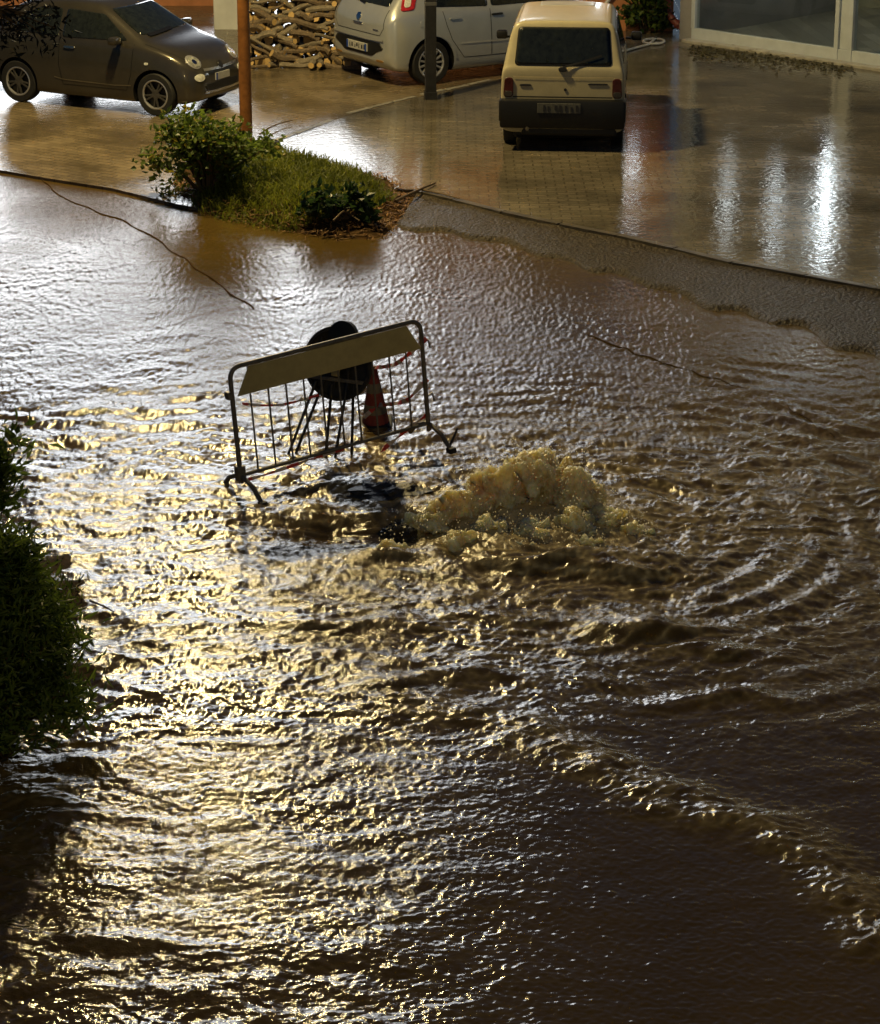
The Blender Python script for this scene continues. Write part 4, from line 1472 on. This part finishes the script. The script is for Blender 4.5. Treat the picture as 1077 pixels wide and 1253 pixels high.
MB().tube([(.02, -.14, .165), (.06, -.17, .14)], .072, 14).build('collar', MAT['pipe'], root, True)
g = np.random.default_rng(9)
cl = [(g.uniform(-.30, .30), g.uniform(-.12, .12), g.uniform(.10, 1.15)) for _ in range(44)]
shrub('climbing_bush', 'dense dark green climbing bush beside the red drain pipe', at(793, 44, PZ) + Vector((0, .25, 0)), cl, 46, .10, .08, MAT['leaf'], .08, 21, mats=[MAT['leaf'], MAT['leafd']], split=.5)
P = []
h0 = at(800, 50, PZ + .02)
for i in range(50):
    t = i / 49
    if t < .5:
        P.append(at(765 + 60 * t, 62 - 16 * t, PZ + .022))
    else:
        a = (t - .5) * 4 * math.pi
        P.append(at(806 + 13 * math.sin(a) - 6, 50.5 - 3.2 * math.cos(a) + 0 * t, PZ + .022 + .02 * (t - .5)))
o = MB().tube(P, .018, 8).build('garden_hose', MAT['hose'], smooth=True)
tag(o, 'pale garden hose coiled by the foot of the climbing bush', 'hose')

# leaf debris washed against the shop front
def samp_debris(g):
    t = g.random() ** 1.4
    px, py = 850 + 190 * t + g.normal() * 6, 56 + 24 * t + abs(g.normal()) * 7
    p = at(px, py, PZ + .004)
    return (p.x, p.y, p.z)


o = blades('leaf_debris', 1100, samp_debris, .06, .045, M('rotting_leaf', (.06, .05, .018), .5, var=.5), 14, lean=3.0)
tag(o, 'dark rotting leaves washed up along the shop front', 'leaves', kind='stuff')


# ---------------------------------------------------------------- barrier, sign, cone, tape
BL, BR = at(297, 606, -.02), at(526, 541, .09)
def barrier():
    d = BR - BL
    Lb = d.length
    ex = d.normalized()
    back = Vector((-ex.y, ex.x, 0)).normalized()
    ez = ex.cross(back).normalized()
    lean = .04
    ez = (ez + back * lean).normalized()
    ey = ez.cross(ex)
    root = empty('crowd_barrier', BL)
    root.rotation_mode = 'QUATERNION'
    root.rotation_quaternion = Matrix((ex, ey, ez)).transposed().to_quaternion()
    tag(root, 'tilted steel crowd barrier with a pale reflective board, standing in the flood', 'barrier')
    H0, H1 = .16, 1.02
    rc = .09
    arc = lambda cx, cz, a0, a1: [(cx + rc * math.cos(a), 0, cz + rc * math.sin(a)) for a in np.linspace(a0, a1, 6)]
    pts = [(0, 0, .10)] + arc(rc, H1 - rc, math.pi, math.pi / 2) + arc(Lb - rc, H1 - rc, math.pi / 2, 0) + [(Lb, 0, .10)]
    MB().tube(pts, .019, 10).build('frame', MAT['steel'], root, True)
    MB().tube([(0, 0, H0), (Lb, 0, H0)], .016, 8).build('bottom_rail', MAT['steel'], root, True)
    nb = 10
    for k in range(1, nb + 1):
        x = Lb * k / (nb + 1)
        MB().tube([(x, 0, H0), (x, 0, H1 - .02)], .0075, 6).build('bar', MAT['steel'], root, True)
    y0 = -.026
    bz0, bz1 = H1 - .225, H1 - .012
    pr = [(.03, bz0), (.15, bz1), (Lb - .15, bz1), (Lb - .03, bz0)]
    v = [(x, y0, z) for x, z in pr] + [(x, y0 - .006, z) for x, z in pr]
    MB().add(v, [(0, 1, 2, 3), (4, 5, 6, 7), (0, 1, 5, 4), (1, 2, 6, 5), (2, 3, 7, 6), (3, 0, 4, 7)]).build('board', MAT['board'], root)
    for x in (0, Lb):
        f = MB().tube([(x, -.30, .0), (x, -.19, .10), (x, -.04, .155), (x, .04, .155), (x, .19, .10), (x, .28, .02)], .019, 8).build('foot', MAT['steel'], root, True)
        MB().box((x - .03, -.34, -.02), (x + .03, -.27, .025), .008).build('foot_pad', MAT['rubber'], f)
    for z in (.38, .82):
        MB().tube([(Lb, 0, z), (Lb + .06, 0, z + .02), (Lb + .075, 0, z - .05)], .008, 6).build('hook', MAT['steel'], root, True)
    MB().box((-.05, -.03, .78), (-.015, .03, .84), .006).build('hook_eye', MAT['steel'], root)
    MB().box((-.035, -.035, .12), (.035, .035, .24), .01).build('clamp', MAT['steel'], root)


barrier()


def sign():
    b = at(408, 572, 0)
    b = at(405, 560, -.03)
    root = empty('road_sign', b, R(-24))
    tag(root, 'round dark road sign seen from behind on a folding stand behind the barrier', 'sign')
    # disc facing away (+y), leaning back a little
    mt = Matrix.Translation((.03, .10, .765)) @ Matrix.Rotation(R(-8), 4, 'X')
    m = MB(); m.lathe([(0, 0), (.285, 0), (.30, -.012), (.30, .008), (0, .008)], 'y', 44)
    m.v = [mt @ p for p in m.v]; m.build('disc', MAT['signback'], root, True)
    m = MB(); m.lathe([(.27, -.004), (.272, -.03), (.30, -.03), (.303, -.004)], 'y', 44)
    m.v = [mt @ p for p in m.v]; m.build('rim', MAT['signback'], root, True)
    m = MB(); m.lathe([(0, .03), (.12, .02), (.125, -.04), (0, -.05)], 'y', 26, (.04, 0, .225))
    m.v = [mt @ p for p in m.v]; m.build('warning_lamp', MAT['black'], root, True)
    for zz in (-.13,):
        m = MB().box((-.24, -.03, zz - .015), (.24, -.008, zz + .015), .004)
        m.v = [mt @ p for p in m.v]; m.build('cross_bar', MAT['steel'], root)
    for xx in (-.15, -.02, .10):
        m = MB().box((xx - .012, -.028, -.2), (xx + .012, -.006, .2), .004)
        m.v = [mt @ p for p in m.v]; m.build('rib', MAT['signback'], root)
    m = MB().box((-.035, -.06, -.10), (.035, -.03, .02), .01)
    m.v = [mt @ p for p in m.v]; m.build('clip', MAT['board'], root)
    for (xa, ya, xb, yb) in ((-.13, .02, -.30, -.20), (-.08, .06, -.27, -.12), (.02, .0, -.02, -.06), (.13, .05, .08, -.10), (.17, .08, .16, .05)):
        MB().tube([(xa, ya, .62), (xb, yb, .0)], .012, 7).build('leg', MAT['darkpost'], root, True)


sign()


def cone():
    b = at(460, 520, -.02)
    root = empty('traffic_cone', b)
    root.rotation_euler = (R(4), R(-2), 0)
    tag(root, 'dirty red and white traffic cone standing behind the barrier', 'traffic cone')
    MB().box((-.14, -.14, 0), (.14, .14, .035), .012).build('base', MAT['rubber'], root)
    rz = lambda z: .115 - (.115 - .028) * (z - .03) / .49
    bands = [(.03, .12, 'conered'), (.12, .20, 'conewhite'), (.20, .30, 'conered'), (.30, .38, 'conewhite'), (.38, .52, 'conered')]
    for a, c, k in bands:
        pr = [(rz(a), a), (rz(c), c)]
        if c > .5: pr += [(rz(c) - .008, c + .004), (.0, c + .004)]
        MB().lathe(pr, 'z', 22).build('cone_band', MAT[k], root, True)


cone()


def tape_material():
    m, nt, N, L, b = nodes_of('red_white_tape')
    a = N.new('ShaderNodeAttribute'); a.attribute_name = 'along'
    w = N.new('ShaderNodeMath'); w.operation = 'PINGPONG'; w.inputs[1].default_value = .11
    L.new(a.outputs['Fac'], w.inputs[0])
    gt = N.new('ShaderNodeMath'); gt.operation = 'GREATER_THAN'; gt.inputs[1].default_value = .055
    L.new(w.outputs[0], gt.inputs[0])
    mx = N.new('ShaderNodeMix'); mx.data_type = 'RGBA'
    mx.inputs[6].default_value = (.62, .05, .03, 1); mx.inputs[7].default_value = (.62, .52, .45, 1)
    L.new(gt.outputs[0], mx.inputs[0]); L.new(mx.outputs[2], b.inputs['Base Color'])
    b.inputs['Roughness'].default_value = .35
    b.inputs['Transmission Weight'].default_value = .25
    return m


TAPE = tape_material()


def tape(pts, label, w=.036, seed=0):
    P = lerp_poly([Vector(p) for p in pts], 40)
    g = np.random.default_rng(seed)
    V, Fc, al = [], [], []
    s_ = 0
    for i, p in enumerate(P):
        t = (P[min(i + 1, 39)] - P[max(i - 1, 0)]).normalized()
        tw = .7 * math.sin(i * .35 + seed)
        up = (Vector((0, 0, 1)) - t * t.z).normalized()
        sd = t.cross(up)
        n = (up * math.cos(tw) + sd * math.sin(tw)) * w * .5
        sag = -.03 * math.sin(math.pi * i / 39)
        V += [p - n + Vector((0, 0, sag)), p + n + Vector((0, 0, sag))]
        if i: s_ += (P[i] - P[i - 1]).length
        al += [s_, s_]
    Fc = [(2 * i, 2 * i + 1, 2 * i + 3, 2 * i + 2) for i in range(39)]
    o = pyobj('barrier_tape', V, Fc, TAPE)
    a = o.data.attributes.new('along', 'FLOAT', 'POINT')
    a.data.foreach_set('value', np.array(al, dtype=np.float32))
    md = o.modifiers.new('t', 'SOLIDIFY'); md.thickness = .0015
    apply_mods(o)
    tag(o, label, 'tape')


dB = (BR - BL)
bk = Vector((-dB.y, dB.x, 0)).normalized()
def bp(t, z, off=.0):
    return BL + dB * t + Vector((0, 0, z)) + bk * off
cb = at(460, 520, 0)
tape([bp(.995, .86, .03), bp(.86, .74, .05), cb + Vector((.0, 0, .50))], 'upper red and white tape from the barrier to the cone tip', seed=1)
tape([bp(1.0, .52, .03), bp(.90, .40, .05), cb + Vector((.02, -.03, .20)), cb + Vector((-.10, -.05, .08))], 'middle red and white tape sagging across the cone', seed=2)
tape([bp(.99, .22, .03), bp(.88, .16, .05), bp(.78, .06, .05), bp(.74, .03, .02)], 'lower red and white tape hanging by the bottom rail near the cone', seed=3)
tape([bp(.02, .72, .03), bp(.2, .66, .04), bp(.42, .62, .05)], 'red and white tape stretched under the board beside the sign disc', .02, seed=4)
tape([bp(.03, .10, .03), bp(.2, .12, .06), bp(.36, .14, .06), bp(.55, .13, .04)], 'red and white tape trailing along the bottom rail by the sign legs', .026, seed=5)

# loose hook bar poking out of the water by the right foot
o = MB().tube([at(549, 549, .0), at(553, 540, .05), at(560, 524, .16)], [.012, .011, .008], 7).build('iron_rod', MAT['darkpost'], smooth=True)
tag(o, 'short iron rod sticking out of the water by the foot of the barrier', 'rod')


# ---------------------------------------------------------------- the gushing water
def remesh_blobs(name, blobs, voxel):
    bm = bmesh.new()
    for (x, y, z, rx, ry, rz_) in blobs:
        mt = Matrix.Translation((x, y, z)) @ Matrix.Diagonal((rx, ry, rz_, 1))
        bmesh.ops.create_icosphere(bm, subdivisions=3, radius=1, matrix=mt)
    me = bpy.data.meshes.new(name); bm.to_mesh(me); bm.free()
    o = link(name, me, None)
    md = o.modifiers.new('r', 'REMESH'); md.mode = 'VOXEL'; md.voxel_size = voxel
    apply_mods(o)
    return o


def gusher():
    g = np.random.default_rng(17)
    base = at(632, 648, 0)
    bl = []
    def lump(px, pyb, z, r_, n=9, sp=.5):
        p = at(px, pyb, 0) - base
        bl.append((p.x, p.y, z, r_, r_, r_ * .9))
        for _ in range(n // 4):
            d = g.normal(size=3); d /= np.linalg.norm(d); d[2] = abs(d[2]) * 1.0 - .15
            rr = r_ * g.uniform(.22, .42)
            bl.append((p.x + d[0] * r_ * .92, p.y + d[1] * r_ * .92, z + d[2] * r_ * .9, rr, rr, rr * .9))
    for q in ((655, 622, .20, .24), (700, 628, .14, .20), (610, 632, .16, .20), (570, 640, .10, .18), (540, 648, .03, .15), (600, 658, .0, .17), (650, 660, .0, .18), (705, 655, .0, .17),
              (745, 645, -.02, .15), (515, 645, -.02, .12), (775, 655, -.05, .12), (560, 670, -.05, .14), (640, 676, -.06, .15), (720, 674, -.06, .14), (480, 672, -.05, .11)):
        lump(*q, n=10)
    o = remesh_blobs('water_gusher', bl, .0105)
    me = o.data
    n = len(me.vertices)
    co = np.empty(n * 3, np.float32); me.vertices.foreach_get('co', co); co = co.reshape(-1, 3).astype(float)
    nr = np.empty(n * 3, np.float32); me.vertices.foreach_get('normal', nr); nr = nr.reshape(-1, 3)
    w = co + .09 * np.stack([noise3(co * 4 + 3, 61), noise3(co * 4 + 9, 62), noise3(co * 4 + 17, 63)], 1)
    d = .075 * noise3(w * 3.5, 64) + .050 * noise3(w * 8, 65) + .040 * (.55 - 2 * np.abs(noise3(w * 14, 66))) * .8 + .022 * (.5 - 2 * np.abs(noise3(w * 30, 67))) + .010 * noise3(co * 60, 68)
    co += nr * d[:, None]
    tg = np.clip(noise3(co * np.array([9, 9, 2.2]) + 31, 69), 0, 1) ** 1.5
    up = np.clip(nr[:, 2], 0, 1)
    co[:, 2] += .16 * tg * up * np.clip(co[:, 2] / .25, 0, 1)
    co[:, 0] += .10 * tg * nr[:, 0]
    co[:, 1] += .10 * tg * nr[:, 1]
    me.vertices.foreach_set('co', co.astype(np.float32).ravel())
    me.update()
    m = M('frothy_muddy_water', (.62, .46, .17), .20, var=.3, vscale=7, col2=(.80, .68, .40), bump=1.0, bscale=60, ior=1.33, sss=.9)
    me.materials.clear(); me.materials.append(m)
    me.polygons.foreach_set('use_smooth', [True] * len(me.polygons))
    o.location = base
    tag(o, 'boiling heap of tan muddy water gushing up through the flooded road', 'gushing water')
    # flung drops, thickest just off the surface of the heap
    idx = g.integers(0, n, 5200)
    off = g.exponential(.05, 5200) + .003
    pc = co[idx] + nr[idx] * off[:, None] + np.stack([g.normal(0, .01, 5200), g.normal(0, .01, 5200), g.normal(0, .01, 5200)], 1)
    pc = pc[pc[:, 2] > .02]
    sz = g.uniform(.002, .0065, (len(pc), 1, 1))
    oc = np.array([(1, 0, 0), (-1, 0, 0), (0, 1, 0), (0, -1, 0), (0, 0, 1.4), (0, 0, -1.4)])
    V = (pc[:, None, :] + oc[None] * sz + np.array(base)).reshape(-1, 3)
    # stretch every drop along its flight
    of_ = [(0, 2, 4), (2, 1, 4), (1, 3, 4), (3, 0, 4), (2, 0, 5), (1, 2, 5), (3, 1, 5), (0, 3, 5)]
    Fc = [tuple(6 * k + i for i in f) for k in range(len(pc)) for f in of_]
    o = pyobj('splash_drops', V, Fc, m, smooth=True)
    tag(o, 'drops of muddy water flung up round the gusher', 'drops', kind='stuff')


gusher()

# broken road slab lifted beside the gusher
crumple('asphalt_slab', at(478, 612, -.07), (.34, .26, .10), 'lifted slab of broken dark asphalt at the back of the gusher', 'slab',
        M('broken_asphalt', (.03, .028, .024), .45, var=.4, vscale=12, bump=1, bscale=50), 77)
crumple('asphalt_lump', at(488, 662, -.03), (.14, .10, .10), 'dark lump of broken asphalt in front of the gusher', 'rubble', M('rubble_dark', (.03, .026, .02), .4, var=.4, bump=.6), 71)


# ---------------------------------------------------------------- verge and shrubs at left
vg = [at(x, y, 0) for x, y in ((-160, 640), (40, 655), (104, 668), (136, 700), (128, 745), (112, 800), (95, 870), (60, 930), (-10, 975), (-200, 960))]
vg = lerp_poly(vg + [vg[0]], 61)[:-1]
cv = sum(vg, Vector()) / len(vg)
V = [(cv.x, cv.y, .18)]
for k in range(1, 9):
    t = k / 8
    for p in vg:
        q = cv.lerp(p, t)
        V.append((q.x, q.y, .09 * (1 - t ** 4) - .06 * t ** 5))
V = np.array(V)
V[:, 2] += .05 * noise2(V[:, 0] * 5, V[:, 1] * 5, 81) + .03 * noise2(V[:, 0] * 13, V[:, 1] * 13, 82) - .03
n = len(vg)
Fc = [(0, 1 + i, 1 + (i + 1) % n) for i in range(n)] + [(1 + k * n + i, 1 + (k + 1) * n + i, 1 + (k + 1) * n + (i + 1) % n, 1 + k * n + (i + 1) % n) for k in range(7) for i in range(n)]
tag(pyobj('muddy_verge', V, Fc, MAT['soil'], smooth=True), kind='structure')

g = np.random.default_rng(23)
b0 = at(15, 880, .10)
cl = []
for _ in range(120):
    z = g.uniform(.04, 1.12)
    rad = (.50 - .20 * z) * math.sqrt(max(.05, 1 - ((z - .38) / .80) ** 2)) * g.uniform(.75, 1.12)
    a = g.uniform(0, 6.28); q = math.sqrt(g.random())
    cl.append((math.cos(a) * rad * q, math.sin(a) * rad * q, z))
shrub('roadside_shrub', 'tall dense green shrub on the muddy verge beside the flood', b0, cl, 75, .10, .022, MAT['oleander'], .075, 31, up=.6, stem_r=.014)
b1 = at(-20, 800, .10)
cl = [(.07 + g.normal() * .09, g.normal() * .10, g.uniform(1.05, 1.42)) for _ in range(20)]
shrub('slender_shrub', 'slender taller shrub with a tuft of leaves rising behind the dense roadside shrub', b1, cl, 40, .10, .035, MAT['leaf'], .07, 32, up=.4, stem_r=.012)
vgb = BVHTree.FromPolygons([Vector(q) for q in V], Fc)


def samp_verge(g):
    i = g.integers(0, len(vg))
    q = cv.lerp(vg[i], g.random() ** .5 * .98)
    h = vgb.ray_cast(Vector((q.x, q.y, 3)), Vector((0, 0, -1)))
    return None if h[0] is None or h[0].z < 0 else tuple(h[0])


o = blades('verge_weeds', 1600, samp_verge, .10, .012, MAT['grass'], 8, lean=.9)
tag(o, 'short weeds growing on the muddy verge under the shrubs', 'weeds', kind='stuff')
# twigs reaching from the dense shrub into the water
stick([(110, 735, .12), (128, 742, .06), (142, 750, .0)], .008, 'thin pale twig reaching from the muddy verge into the water')

# overhanging tree whose leaves hang into the view at upper left
def tree():
    b = Vector((-5.2, 15.0, -.1))
    root = empty('overhanging_tree', b)
    tag(root, 'tree whose dark leafy branch hangs in front of the bronze car', 'tree')
    tip = at_y(20, 28, 17.0) - b
    MB().tube([(0, 0, 0), (.05, .1, 1.5), (.1, .3, 3.2), (.0, .4, 5.2)], [.16, .14, .11, .06], 12).build('trunk', MAT['bark'], root, True)
    mb = MB()
    g = np.random.default_rng(41)
    br = [Vector((.1, .3, 3.2)), Vector((tip.x * .4, tip.y * .5, tip.z + .5)), Vector((tip.x * .75, tip.y * .8, tip.z + .42)), tip]
    mb.tube(br, [.06, .04, .025, .010], 8)
    P = []
    for (px, py) in ((5, 10), (18, 22), (30, 8), (45, 18), (60, 20), (8, 40), (22, 48), (38, 40), (55, 45), (-10, 30), (-12, 55), (70, 35), (30, 30), (10, -8), (50, -5)):
        q = at_y(px, py, 17.0 + g.uniform(-.2, .2)) - b
        mb.tube([tuple(tip + Vector((-.1, 0, .1))), tuple((tip + q) / 2 + Vector((0, 0, .03))), tuple(q)], [.007, .005, .003], 5)
        P.append(np.array(q) + g.normal(size=(24, 3)) * .05)
    for _ in range(60):
        a = g.uniform(0, 6.28); q = g.random() ** .5 * 1.3
        c = np.array([math.cos(a) * q - .6, .4 + math.sin(a) * q, 4.6 + g.normal() * .5])
        P.append(c + g.normal(size=(40, 3)) * .14)
        if _ % 3 == 0: mb.tube([(.03, .38, 4.2), tuple((c + np.array([0, .4, 4.2])) / 2), tuple(c)], [.03, .02, .006], 5)
    mb.build('branch', MAT['twig'], root, True)
    leaves_mesh('crown', np.concatenate(P), .07, .02, MAT['treeleaf'], root, 0.0, 43, droop=.35)


tree()
